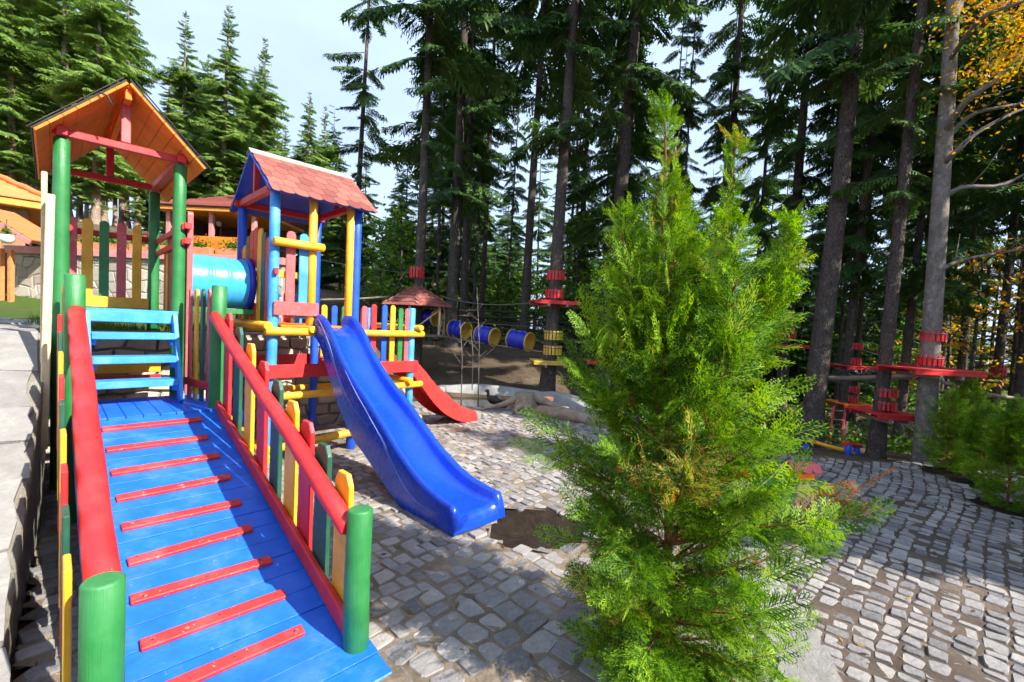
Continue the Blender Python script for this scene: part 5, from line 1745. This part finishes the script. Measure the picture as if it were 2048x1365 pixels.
cable("cable", (at(880, 592, 12.6), at(1075, 604, 11.0)), .016, "dark cable from the hut roof to the red platform tree")
cable("cable", (at(640, 600, 12.6), at(778, 594, 12.6)), .03, "pale rope running to the hut roof from the tower side", M['oldwood'], sag=.02)
cable("cable", (at(560, 500, 13.5), at(838, 548, 12.6)), .008, "thin wire reaching the red collar above the hut", sag=.1)
cable("cable", (at(1725, 700, 11.5), at(1830, 712, 11.0)), .012, "thin pale wire between the banded trees right of the thuja", M['ridge'], sag=.08)
cable("log_beam", (at(1630, 757, 9.0), at(1830, 752, 8.0)), .05, "horizontal grey log slung between the leaning trunk and the beech", M['oldwood'], sag=.02, cat="log")
cable("log_beam", (at(1885, 765, 8.0), at(2060, 800, 9.2)), .035, "long pale pole slung right of the beech", M['oldwood'], sag=.05, cat="log")
# net bridge
nb = thing("net_bridge", tuple(at(1720, 750, 10.0)), "dark rope net hanging along the slung log", "net")
random.seed(61)
A, B = at(1650, 745, 10.0), at(1765, 742, 9.6)
for k in range(5):
    pp = [A + (B - A) * (i / 14) - ZV * (.05 * k + .05 * math.sin(i * .9 + k)) for i in range(15)]
    MB().tube(pp, .012, 4).build("rope", M['metal'], nb)
for i in range(1, 14):
    q = A + (B - A) * (i / 14)
    MB().tube([q + ZV * .02, q - ZV * .1 + UV * .02, q - ZV * .26], .009, 4).build("knotted_tie", M['metal'], nb)

# tree hut
HC = at(831, 668, 12.6)
hut = thing("tree_hut", tuple(HC), "little open hut with red scalloped roof perched on a trunk", "hut")
hr = 0.88
one(hut, "floor", M['oldwood'], lambda q: q.lathe([(.22, -.05), (hr, -.05), (hr, .0), (.22, .0)], HC, 6, smooth=False))
corn = [HC + Vector((math.cos(a), math.sin(a), 0)) * hr * .93 for a in [R(30 + 60 * i) for i in range(6)]]
eave = at(831, 612, 12.6).z - HC.z
for i in range(6):
    a, b = corn[i], corn[(i + 1) % 6]
    one(hut, "post", M['bare'], lambda q: q.beam(a, a + ZV * (eave - .0), .05, .05))
    one(hut, "brace", M['bare'], lambda q: q.beam(a + ZV * .05, b + ZV * (eave - .1), .035, .03))
    if i != 4: one(hut, "rail", M['bare'], lambda q: q.beam(a + ZV * .32, b + ZV * .32, .03, .03))
ap = at(831, 570, 12.6).z - HC.z
rf = one(hut, "roof", M['darktile'], lambda q: q.lathe([(1.06, eave - .03), (.10, ap - .02), (.001, ap)], HC, 6, smooth=False))
for i in range(6):
    a0, a1 = R(0 + 60 * i) , R(60 + 60 * i)
    e0 = Vector((math.cos(a0), math.sin(a0), 0)); e1 = Vector((math.cos(a1), math.sin(a1), 0))
    ca = HC.copy()
    # orient to the lathe's own corners
    base = [Vector(rf.data.vertices[k].co) + hut.location for k in (i, (i + 1) % 6)]
    apx = HC + ZV * ap
    for r_ in range(6):
        f0 = r_ / 6; nseg = max(1, 8 - r_)
        pa, pb = base[0].lerp(apx, f0), base[1].lerp(apx, f0)
        up = ((apx - (pa + pb) / 2).normalized()); al = (pb - pa).normalized(); nn = al.cross(up).normalized()
        if nn.z < 0: nn = -nn
        w = (pb - pa).length / nseg
        for k in range(nseg):
            c = pa + al * (w * (k + .5)) + nn * .022
            pl = [(w * .49 * math.cos(math.pi + math.pi * q / 6), .035 + .05 * math.sin(math.pi + math.pi * q / 6)) for q in range(7)] + [(w * .49, .23), (-w * .49, .23)]
            MB().prism(pl, c, al, (up - nn * .09).normalized(), nn, .012).build("shingle", M['shingle'], hut, tint=random.random(), sub=rf)

# blue crawl drums
DR = [(919, 659, 12.4, .225, .50, "first blue drum with yellow rim, nearest the hut"), (974, 672, 12.0, .235, .52, "middle blue drum of the hanging row"), (1041, 681, 11.5, .235, .56, "last blue drum, nearest the platform tree"), (862, 635, 12.6, .21, .4, "blue drum seen inside the tree hut")]
for i, (px, py, Y, r, L, lab) in enumerate(DR):
    c = at(px, py, Y)
    d = Vector((.80, -.58, -.10)).normalized()
    o = thing("crawl_drum", tuple(c), lab, "drum", "blue drums of the crawl row")
    prof = [(r, -L / 2)] + [(r + .008 * math.cos(t * 6.28 * 3), -L / 2 + L * t) for t in [q / 24 for q in range(1, 24)]] + [(r, L / 2)]
    one(o, "shell", M['drum_blue'], lambda q: q.lathe(prof, c, 24, d))
    one(o, "lining", M['drum_yellow'], lambda q: q.lathe([(r - .012, L / 2), (r - .012, -L / 2)], c, 24, d))
    for s in (-1, 1):
        one(o, "rim", M['drum_yellow'], lambda q: q.lathe([(r - .014, -.012), (r + .014, -.016), (r + .018, 0), (r + .014, .016), (r - .014, .012)], c + d * s * L / 2, 24, d))
cable("cable", (at(880, 672, 12.6), at(1100, 706, 11.0)), .018, "thick rope under the row of blue drums", M['oldwood'], sag=.02)
cable("cable", (at(880, 640, 12.6), at(1100, 655, 11.0)), .010, "thin cable over the row of blue drums", sag=.02)

# ------------------------------------------------------------------ dark rail fence
fen = thing("rail_fence", (0.5, 15.6, tz(0.5, 15.6)), "dark horizontal rail fence behind the blue drums", "fence")
FP = [at(px, 660, Y) for (px, Y) in ((868, 15.6), (935, 15.8), (1000, 16.0), (1068, 16.0), (1140, 15.8), (1210, 15.4), (1290, 15.0), (1370, 14.6))]
for i, p in enumerate(FP):
    z = tz(p.x, p.y)
    one(fen, "post", M['darkwood'], lambda q: q.log((p.x, p.y, z - .2), (p.x, p.y, z + 1.35), .06, .055, 8))
    if i < len(FP) - 1:
        p2 = FP[i + 1]; z2 = tz(p2.x, p2.y)
        for k in range(6):
            h = .22 + .2 * k
            one(fen, "rail", M['darkwood'], lambda q: q.log((p.x, p.y - .07, z + h), (p2.x, p2.y - .07, z2 + h + random.uniform(-.03, .03)), .042, .036, 7))

# ------------------------------------------------------------------ pond, rim, ducks, stump
n = 40
vs = [(-.55, 9.95, -.17)] + [(-.55 + 1.92 * math.cos(2 * math.pi * i / n), 9.95 + 1.0 * math.sin(2 * math.pi * i / n), -.17) for i in range(n)]
setp(link("pond_water", MB().add(vs, [(0, 1 + i, 1 + (i + 1) % n) for i in range(n)], True).mesh("pond_water", M['water'])), kind="structure")
random.seed(71)
rim = thing("pond_rim", (-.5, 11.0, -.1), "curving pale concrete rim around the far side of the pond", "kerb")
pth = spline([(-2.9, 9.6), (-2.6, 10.6), (-1.5, 11.15), (-.2, 11.2), (.75, 10.95), (1.35, 10.2), (1.65, 9.2), (2.2, 8.2), (2.9, 7.5)], 48)
vs, fs = [], []
for k in range(48):
    t = pth[min(k + 1, 47)] - pth[max(k - 1, 0)]; t = t / np.linalg.norm(t); nrm = np.array([-t[1], t[0]])
    w = .17 + .03 * math.sin(k * .9); h = .10 + .03 * math.sin(k * .5)
    for (a, b) in ((-w, -.4), (-w * .95, h * .7), (-w * .5, h), (w * .5, h), (w * .95, h * .7), (w, -.2)):
        q = pth[k] + nrm * (a + random.uniform(-.01, .01)); vs.append((q[0], q[1], b + random.uniform(-.008, .008) - .02))
fs = [(k * 6 + i, (k + 1) * 6 + i, (k + 1) * 6 + i + 1, k * 6 + i + 1) for k in range(47) for i in range(5)]
MB().add(vs, fs, True).build("rim_cast", M['concrete'], rim)


def duck(c, ang, label, s=1.0):
    o = thing("duck", tuple(c), label, "duck", "ducks by the pond")
    d = Vector((math.cos(ang), math.sin(ang), 0))
    prof = [(0.002, -.17), (.03, -.15), (.065, -.08), (.085, 0), (.08, .07), (.05, .13), (.02, .155), (.002, .16)]
    mb = MB().lathe([(r * s, h * s) for r, h in prof], c + ZV * .09 * s, 14, (d + ZV * .12))
    mb.tube([c + d * .11 * s + ZV * .11 * s, c + d * .15 * s + ZV * .17 * s, c + d * .155 * s + ZV * .225 * s, c + d * .165 * s + ZV * .25 * s], [.045 * s, .03 * s, .028 * s, .03 * s], 10)
    mb.lathe([(0.002, -.045 * s), (.028 * s, -.03 * s), (.036 * s, 0), (.028 * s, .03 * s), (.002, .04 * s)], c + d * .175 * s + ZV * .26 * s, 12, d)
    mb.tube([c - d * .14 * s + ZV * .09 * s, c - d * .22 * s + ZV * .13 * s], [.035 * s, .006], 6)
    mb.build("body", M['duck'], o)
    MB().tube([c + d * .205 * s + ZV * .255 * s, c + d * .235 * s + ZV * .248 * s, c + d * .255 * s + ZV * .244 * s], [.014 * s, .015 * s, .008 * s], 6).build("bill", M['duckbill'], o)


duck(Vector((-.30, 9.02, .02)), 2.6, "dark duck standing at the pond edge nearer the red slide")
duck(Vector((-.10, 9.5, -.15)), 2.9, "dark duck on the pond beside the driftwood stump")

stump = thing("tree_root", (.42, 8.55, 0), "pale upturned tree stump with spreading roots beside the pond", "stump")
random.seed(81)
C0 = Vector((.30, 8.62, 0))
mb = MB()
vs, fs = [], []
for k in range(9):
    z = -.05 + .40 * k / 8
    for i in range(16):
        a = 2 * math.pi * i / 16
        r = (.30 - .16 * (k / 8) ** .7) * (1 + .22 * math.sin(3 * a + .5) * (1 - k / 9) + .12 * math.sin(7 * a))
        vs.append(C0 + Vector((math.cos(a) * r * 1.3, math.sin(a) * r, z)))
fs = [(k * 16 + i, k * 16 + (i + 1) % 16, (k + 1) * 16 + (i + 1) % 16, (k + 1) * 16 + i) for k in range(8) for i in range(16)] + [tuple(8 * 16 + i for i in range(16))]
mb.add(vs, fs, True).build("stump_body", M['rootwood'], stump)
for (dx, dy, L, r) in ((1.0, -.35, 1.35, .085), (.8, .35, .9, .07), (-.9, -.15, .75, .07), (-.6, .5, .6, .05), (.15, -.9, .45, .09), (-.25, -.7, .4, .08)):
    d = Vector((dx, dy, 0)).normalized(); e = Vector((-d.y, d.x, 0))
    P = [C0 + d * (.10 + L * q / 7) + e * (.06 * math.sin(q * 1.1 + dx)) + ZV * (.27 * (1 - q / 7) ** 1.6 + .02) for q in range(8)]
    MB().tube(P, [r * (1.1 - .85 * q / 7) for q in range(8)], 8).build("root", M['rootwood'], stump)
setp(MB().obox(at(1088, 798, 8.8), (1, .1, 0), (-.1, 1, 0), (0, 0, 1), .17, .05, .035, .01).build("brick_block", M['terracotta']), "small reddish block lying on top of the stump roots", "block")
log_ = thing("fallen_log", (1.2, 7.9, 0), "low rotting log and root running right from the stump", "log")
mb = MB().tube([Vector((.55, 8.25, .06)), Vector((1.0, 7.95, .10)), Vector((1.5, 7.6, .07)), Vector((2.1, 7.2, .02))], [.13, .12, .10, .07], 10)
mb.build("log_body", M['rootwood'], log_)
# bare saplings in front of the pond
for i, (px, py0, py1, Y, lab) in enumerate(((957, 800, 575, 9.3, "tall bare sapling stem rising in front of the middle drum"), (923, 795, 640, 9.6, "short bare sapling left of the tall one by the pond"), (945, 760, 660, 10.6, "thin bare twig standing behind the pond"))):
    b, t_ = at(px, py0, Y), at(px - 3, py1, Y)
    o = thing("bare_sapling", tuple(b), lab, "sapling", "bare saplings by the pond")
    mid = b.lerp(t_, .5) + Vector((.03, 0, 0))
    mb = MB().tube([b - ZV * .25, mid, t_], [.013, .009, .003], 5)
    mb.build("stem", M['beech'], o)
    mb = MB()
    for k in range(7):
        f = .35 + .09 * k; p = b.lerp(t_, f); a = k * 2.4
        d = Vector((math.cos(a), math.sin(a) * .6, .8)) * (.45 * (1.1 - f))
        mb.tube([p, p + d * .5, p + d + ZV * .02], [.006, .004, .0015], 4)
    mb.build("twigs", M['beech'], o)

# small wooden post with red tiled cap, blue play posts
sp = thing("marker_post", (2.72, 4.10, -.2), "short bare wooden post with red tiled cap right of the thuja", "post")
one(sp, "post", M['bare'], lambda q: q.beam((2.72, 4.10, -.22), (2.72, 4.10, .36), .085, .085))
capc = Vector((2.69, 4.10, .40))
one(sp, "cap_block", M['orange_wood'], lambda q: q.obox(capc, (1, 0, 0), (0, 1, 0), (0, 0, 1), .08, .07, .03, .006))
for k in range(3):
    for s in (-1, 1):
        one(sp, "cap_tile", M['pink'], lambda q: q.prism([(-.045, 0)] + [(.045 * math.cos(math.pi + math.pi * j / 6), -.06 + .045 * math.sin(math.pi + math.pi * j / 6)) for j in range(7)] + [(.045, 0)], capc + Vector((-.09 + .09 * k, s * .02, .105)), Vector((1, 0, 0)), Vector((0, -s * .75, .66)), Vector((0, s * .66, .75)), .012))
bp = thing("balance_frame", tuple(at(1710, 905, 7.9)), "low climbing frame with blue posts and yellow bars beyond the pavement", "climbing frame")
for (px, Y) in ((1697, 7.8), (1714, 7.9), (1612, 8.2)):
    p = at(px, 890, Y); one(bp, "post", M['blue'], lambda q: q.log((p.x, p.y, tz(p.x, p.y) - .1), (p.x, p.y, p.z), .05, None, 14))
p0, p1 = at(1612, 880, 8.2), at(1710, 908, 7.9)
one(bp, "bar", M['yellow'], lambda q: q.log(p0, p1, .035)); one(bp, "bar", M['yellow'], lambda q: q.log(p0 - ZV * .2, p1 - ZV * .2, .035))
p0, p1 = at(1690, 888, 7.8), at(1722, 892, 7.9)
one(bp, "top_bar", M['red'], lambda q: q.log(p0, p1, .04))

# ------------------------------------------------------------------ thuja sprays


def frond(seed, npair=11, dense=0.9):
    r = np.random.default_rng(seed); V, F, T = [], [], []
    cv, cz = r.uniform(-.18, .18), r.uniform(.12, .34)
    ax = lambda s: np.array([s, cv * s * s, .06 * s - cz * s * s])
    up = np.array([0, 0, 1.])
    for i in range(5):
        a, b = ax(i / 5), ax((i + 1) / 5); d = b - a; L = np.linalg.norm(d); d /= L
        n2 = np.cross(up, d); n2 /= np.linalg.norm(n2)
        strip_tris(V, F, T, a, d, n2, L * 1.25, .026 * (1.1 - .6 * i / 5), .0)
    for i in range(npair * 2):
        s = .07 + .93 * i / (npair * 2); sd = 1 if i % 2 else -1
        p = ax(s); tan = ax(min(1, s + .02)) - ax(s - .02); tan /= np.linalg.norm(tan)
        sidev = np.cross(up, tan); sidev /= np.linalg.norm(sidev)
        l = (.12 + .34 * (1 - s) ** .8 * min(1, s * 5 + .3)) * r.uniform(.75, 1.15)
        an = r.uniform(.65, .9)
        d = tan * math.cos(an) + sidev * sd * math.sin(an) + up * r.uniform(-.22, .06); d /= np.linalg.norm(d)
        n2 = np.cross(up, d); n2 /= np.linalg.norm(n2)
        t = r.uniform(-.08, .08)
        strip_tris(V, F, T, p, d, n2, l, .030, t)
        m_ = max(2, int(l / .052 * dense))
        for q in range(m_):
            f = .15 + .85 * (q + .3) / m_; s2 = 1 if q % 2 else -1
            pp = p + d * (l * f) + up * (-.06 * (l * f) ** 2)
            d3 = d * .72 + n2 * s2 * .70 + up * r.uniform(-.2, .05); d3 /= np.linalg.norm(d3)
            n3 = np.cross(up, d3); n3 /= np.linalg.norm(n3)
            l3 = (.04 + .085 * (1 - f * .7)) * r.uniform(.8, 1.2)
            strip_tris(V, F, T, pp, d3, n3, l3, .026, t + r.uniform(-.05, .08) + .06 * f)
    V = np.array(V); V[:, 2] *= 1.0
    return V, np.array(F), np.array(T) + 0.001


FR = [frond(600 + i) for i in range(8)]


def basis(X, up):
    X = X / np.linalg.norm(X, axis=1)[:, None]
    Y = np.cross(up, X); Y /= np.linalg.norm(Y, axis=1)[:, None] + 1e-9
    return np.stack([X, Y, np.cross(X, Y)], -1)


def thuja(root, seed, H, prof, nbr, leaders, mat, flen=(.10, .19), spacing=.05, off=np.zeros(3), brown=0.012, brown_spots=()):
    r = np.random.default_rng(seed)
    pos, dirs, ups, sc, tint = [], [], [], [], []
    stems = MB()
    pz, pr = [a for a, _ in prof], [b for _, b in prof]
    for li, (pts, r0) in enumerate(leaders):
        sp_ = spline(pts, 16)
        stems.tube([Vector(p) for p in sp_], [r0 * (1 - .88 * k / 15) for k in range(16)], 8)
    axis = spline(leaders[0][0], 40)
    jobs = []
    for b in range(nbr):
        z = H * (.02 + .95 * (b + r.uniform(0, .9)) / nbr) ** 1.25
        k = int(np.argmin(np.abs(axis[:, 2] - z))); p = axis[k]
        L = np.interp(z, pz, pr) * r.uniform(.72, 1.10)
        az = b * 2.39996 + r.normal(0, .35)
        q = z / H
        el = .12 + .95 * q + r.normal(0, .12)
        jobs.append((p, az, el, L))
    for li, (pts, r0) in enumerate(leaders[1:]):
        sp_ = spline(pts, 22)
        for k in range(5, 22):
            for _ in range(2 if k < 15 else 1):
                jobs.append((sp_[k], r.uniform(0, 6.28), r.uniform(.5, 1.0), .20 * (1.08 - k / 22) + .02))
    for zz in ([.80, .84, .88, .91, .94, .965, .985] if H > 2 else []):
        for _ in range(2):
            jobs.append((axis[int(zz * 39)], r.uniform(0, 6.28), r.uniform(.8, 1.2), .045))
    if H > 2:
        for (z_, a_, e_, l_) in ((.62, -.25, .22, .86), (.45, -.05, .12, .80), (.85, 3.3, .15, .78), (.70, -.6, .2, .74), (1.35, -.3, .75, .66), (1.2, 3.4, .6, .62)):
            jobs.append((axis[int(np.argmin(np.abs(axis[:, 2] - z_)))], a_, e_, l_))
    for (p, az, el, L) in jobs:
        o = np.array([math.cos(az), math.sin(az), 0]); n_ = max(4, int(L / spacing))
        d0 = o * math.cos(el) + np.array([0, 0, math.sin(el)])
        bend = r.uniform(-.05, .28)
        path = [p + d0 * L * t + np.array([0, 0, bend * L * t * t]) - o * 0.04 * t * t for t in np.linspace(0, 1, n_ + 1)]
        stems.tube([Vector(path[0]), Vector(path[n_ // 2]), Vector(path[-1])], [.0045 + .006 * L, .003 + .003 * L, .0012], 4, caps=False)
        bt_ = r.normal(0, .15)
        br_ = r.random()
        for k in range(max(1, int(n_ * (.14 if p[2] < .9 else .28))), n_ + 1):
            t = k / n_
            tan = path[min(k + 1, n_)] - path[max(k - 1, 0)]; tan = tan / np.linalg.norm(tan)
            side = np.cross(tan, [0, 0, 1.]); side /= np.linalg.norm(side) + 1e-9
            reps = (-1, 1) if k < n_ else (0,)
            for s in reps:
                d = tan * .75 + side * s * r.uniform(.5, .9) + np.array([0, 0, r.uniform(-.25, .25)])
                if s == 0: d = tan
                upv = np.array([0, 0, 1.]) * r.uniform(.3, 1) + side * r.normal(0, .7) + o * r.uniform(.0, .9)
                pos.append(path[k]); dirs.append(d); ups.append(upv)
                sc.append(r.uniform(*flen) * (1.35 if k == n_ else 1.0) * (0.75 + .35 * math.sin(math.pi * min(1, t * .9))) * (1 - .5 * min(1, max(0, (path[k][2] / H - .72) / .28))))
                ti = min(.79, .50 + bt_ * .8 + r.normal(0, .09))
                if br_ > .965: ti = .84 + r.normal(0, .02)
                if r.random() < brown and t < .6: ti = .96
                for (bp_, br2, bt2) in brown_spots:
                    if np.linalg.norm(path[k] - np.array(bp_)) < br2: ti = bt2 + r.normal(0, .02)
                tint.append(ti)
    pos, dirs, ups = np.array(pos), np.array(dirs), np.array(ups)
    sc, tint = np.array(sc), np.array(tint)
    v, f, t = inst(FR, r.integers(0, len(FR), len(pos)), basis(dirs, ups), pos, sc, tint)
    return np_mesh("foliage", v, f, mat, t), stems.mesh("stems", M['thbark']), len(f)


tz0 = 0.0
th = thing("thuja", (THX, THY, tz0), "large bright green thuja standing in the foreground", "tree")
leaders = [([(0, 0, -.1), (-.02, 0, .7), (-.06, .02, 1.4), (-.11, .02, 2.05), (-.17, .0, 2.66)], .030),
           ([(-.03, 0, 1.0), (.10, .02, 1.5), (.18, .03, 1.95), (.22, .03, 2.50)], .014),
           ([(-.02, 0, .8), (.22, -.06, 1.35), (.38, -.08, 1.75), (.49, -.08, 2.12)], .014),
           ([(-.04, 0, .9), (-.22, -.05, 1.4), (-.31, -.06, 1.75), (-.37, -.06, 2.12)], .011),
           ([(-.02, 0, .6), (.02, -.25, 1.1), (.08, -.30, 1.6), (.10, -.28, 2.05)], .011),
           ([(-.02, 0, .7), (.05, .28, 1.2), (.12, .32, 1.7), (.10, .30, 2.2)], .011)]
prof = [(0, .46), (.3, .54), (.6, .62), (.9, .66), (1.2, .55), (1.5, .40), (1.8, .29), (2.05, .20), (2.3, .11), (2.5, .05), (2.8, .02)]
fm, smesh, nf = thuja(th, 5, 2.34, prof, 175, leaders, M['thuja'], (.115, .215), .055, brown_spots=(((.62, -.15, .98), .17, .955), ((-.12, -.35, 1.05), .16, .85), ((-.10, -.1, 1.12), .07, .97)))
link("foliage", fm, th); link("stems", smesh, th)
th.scale = (.89, .93, 1.0)
print("thuja tris", nf)
# small thujas in the pavement holes
sm_me = []
for k in range(2):
    l2 = [([(0, 0, -.05), (.0, .01, .5), (.01, 0, 1.25)], .018), ([(0, 0, .3), (.12, .04, .7), (.16, .05, 1.1)], .008)]
    a, b, c = thuja(None, 40 + k, 1.3, [(0, .14), (.2, .34), (.5, .40), (.9, .30), (1.2, .12), (1.4, .05)], 46, l2, M['thuja'], (.13, .22), .085, brown=0.0)
    sm_me.append((a, b))
BL = ["small dark thuja at the back of the pavement by the beech", "small thuja in the second planting hole from the beech", "small thuja in the round hole nearer the right edge", "small thuja cut by the right edge of the photo", "small thuja beyond the pavement corner at right"]
for k, (bx, by) in enumerate(BUSH):
    o = thing("small_thuja", (bx, by, -.19), BL[k], "shrub", "small thujas planted in the lower pavement")
    o.rotation_euler = (0, 0, k * 1.7); s = (.86, .80, .92, 1.05, 1.0)[k]; o.scale = (s, s, s)
    link("foliage", sm_me[k % 2][0], o); link("stems", sm_me[k % 2][1], o)

# ------------------------------------------------------------------ grass and undergrowth
r = np.random.default_rng(90)
n = 5200
uu = r.uniform(-.2, 3.7, n); vv = 7.05 + r.exponential(1.5, n)
gx_, gy_ = UX * uu + VX * vv, UY * uu + VY * vv
gz_ = terr(gx_, gy_)
hgt = r.uniform(.05, .13, n); a = r.uniform(0, 6.28, n)
b0 = np.stack([gx_, gy_, gz_ - .01], 1); e = np.stack([np.cos(a), np.sin(a), 0 * a], 1) * .010
tip = b0 + np.stack([r.normal(0, .03, n), r.normal(0, .03, n), hgt], 1)
V_ = np.stack([b0 - e, b0 + e, tip], 1).reshape(-1, 3)
k = np.arange(n) * 3
setp(link("grass", np_mesh("grass", V_, np.stack([k, k + 1, k + 2], 1), M['grass'], r.uniform(0, 1, n))), "short tufty grass on the upper lawn behind the towers", "grass", kind="stuff")
parts = []
for q in range(260):
    Y = r.uniform(13, 30); px = r.uniform(700, 2200)
    g = at(px, 655, Y)
    if g.x < 2.5 and Y < 17: continue
    if px < 1900 and px > 1640 and Y < 9: continue
    parts.append(leaf_cloud(46, (g.x, g.y, tz(g.x, g.y) + .22), (.5, .5, .16), .16, 3000 + q, .5))
for q in range(60):
    x = r.uniform(6.8, 12); y = r.uniform(7.6, 13)
    parts.append(leaf_cloud(40, (x, y, tz(x, y) + .15), (.4, .4, .12), .12, 3400 + q, .5))
v, f, t = join_np(parts)
setp(link("undergrowth", np_mesh("undergrowth", v, f, M['leafg'], t)), "low leafy undergrowth on the forest floor", "undergrowth", kind="stuff")

# fallen leaves and needles on the cobbles
n = 1500
lx = r.uniform(-2.2, 7, n); ly = r.uniform(1.4, 8.5, n)
keep = np.array([(upper_region(a_, b_) or lower_region(a_, b_)) for a_, b_ in zip(lx, ly)]) & (r.uniform(0, 1, n) < .8)
lx, ly = lx[keep], ly[keep]; n = len(lx)
lz = np.where(lx > edge_x(ly), -.2, 0) + r.uniform(.002, .016, n)
a = r.uniform(0, 6.28, n); L_ = r.uniform(.012, .035, n)
d = np.stack([np.cos(a), np.sin(a), r.uniform(-.1, .2, n)], 1) * L_[:, None]; e = np.stack([-np.sin(a), np.cos(a), r.uniform(-.2, .2, n)], 1) * (L_ * r.uniform(.12, .5, n))[:, None]
c = np.stack([lx, ly, lz], 1)
V_ = np.stack([c - d, c + e, c + d, c - e], 1).reshape(-1, 3)
k = np.arange(n) * 4
tt_ = r.uniform(.2, 1, n)
setp(link("leaf_litter", np_mesh("leaf_litter", V_, np.concatenate([np.stack([k, k + 1, k + 2], 1), np.stack([k, k + 2, k + 3], 1)]), M['litter'], np.concatenate([tt_, tt_]))), "small fallen leaves and needles lying on the cobbles", "leaf litter", kind="stuff")
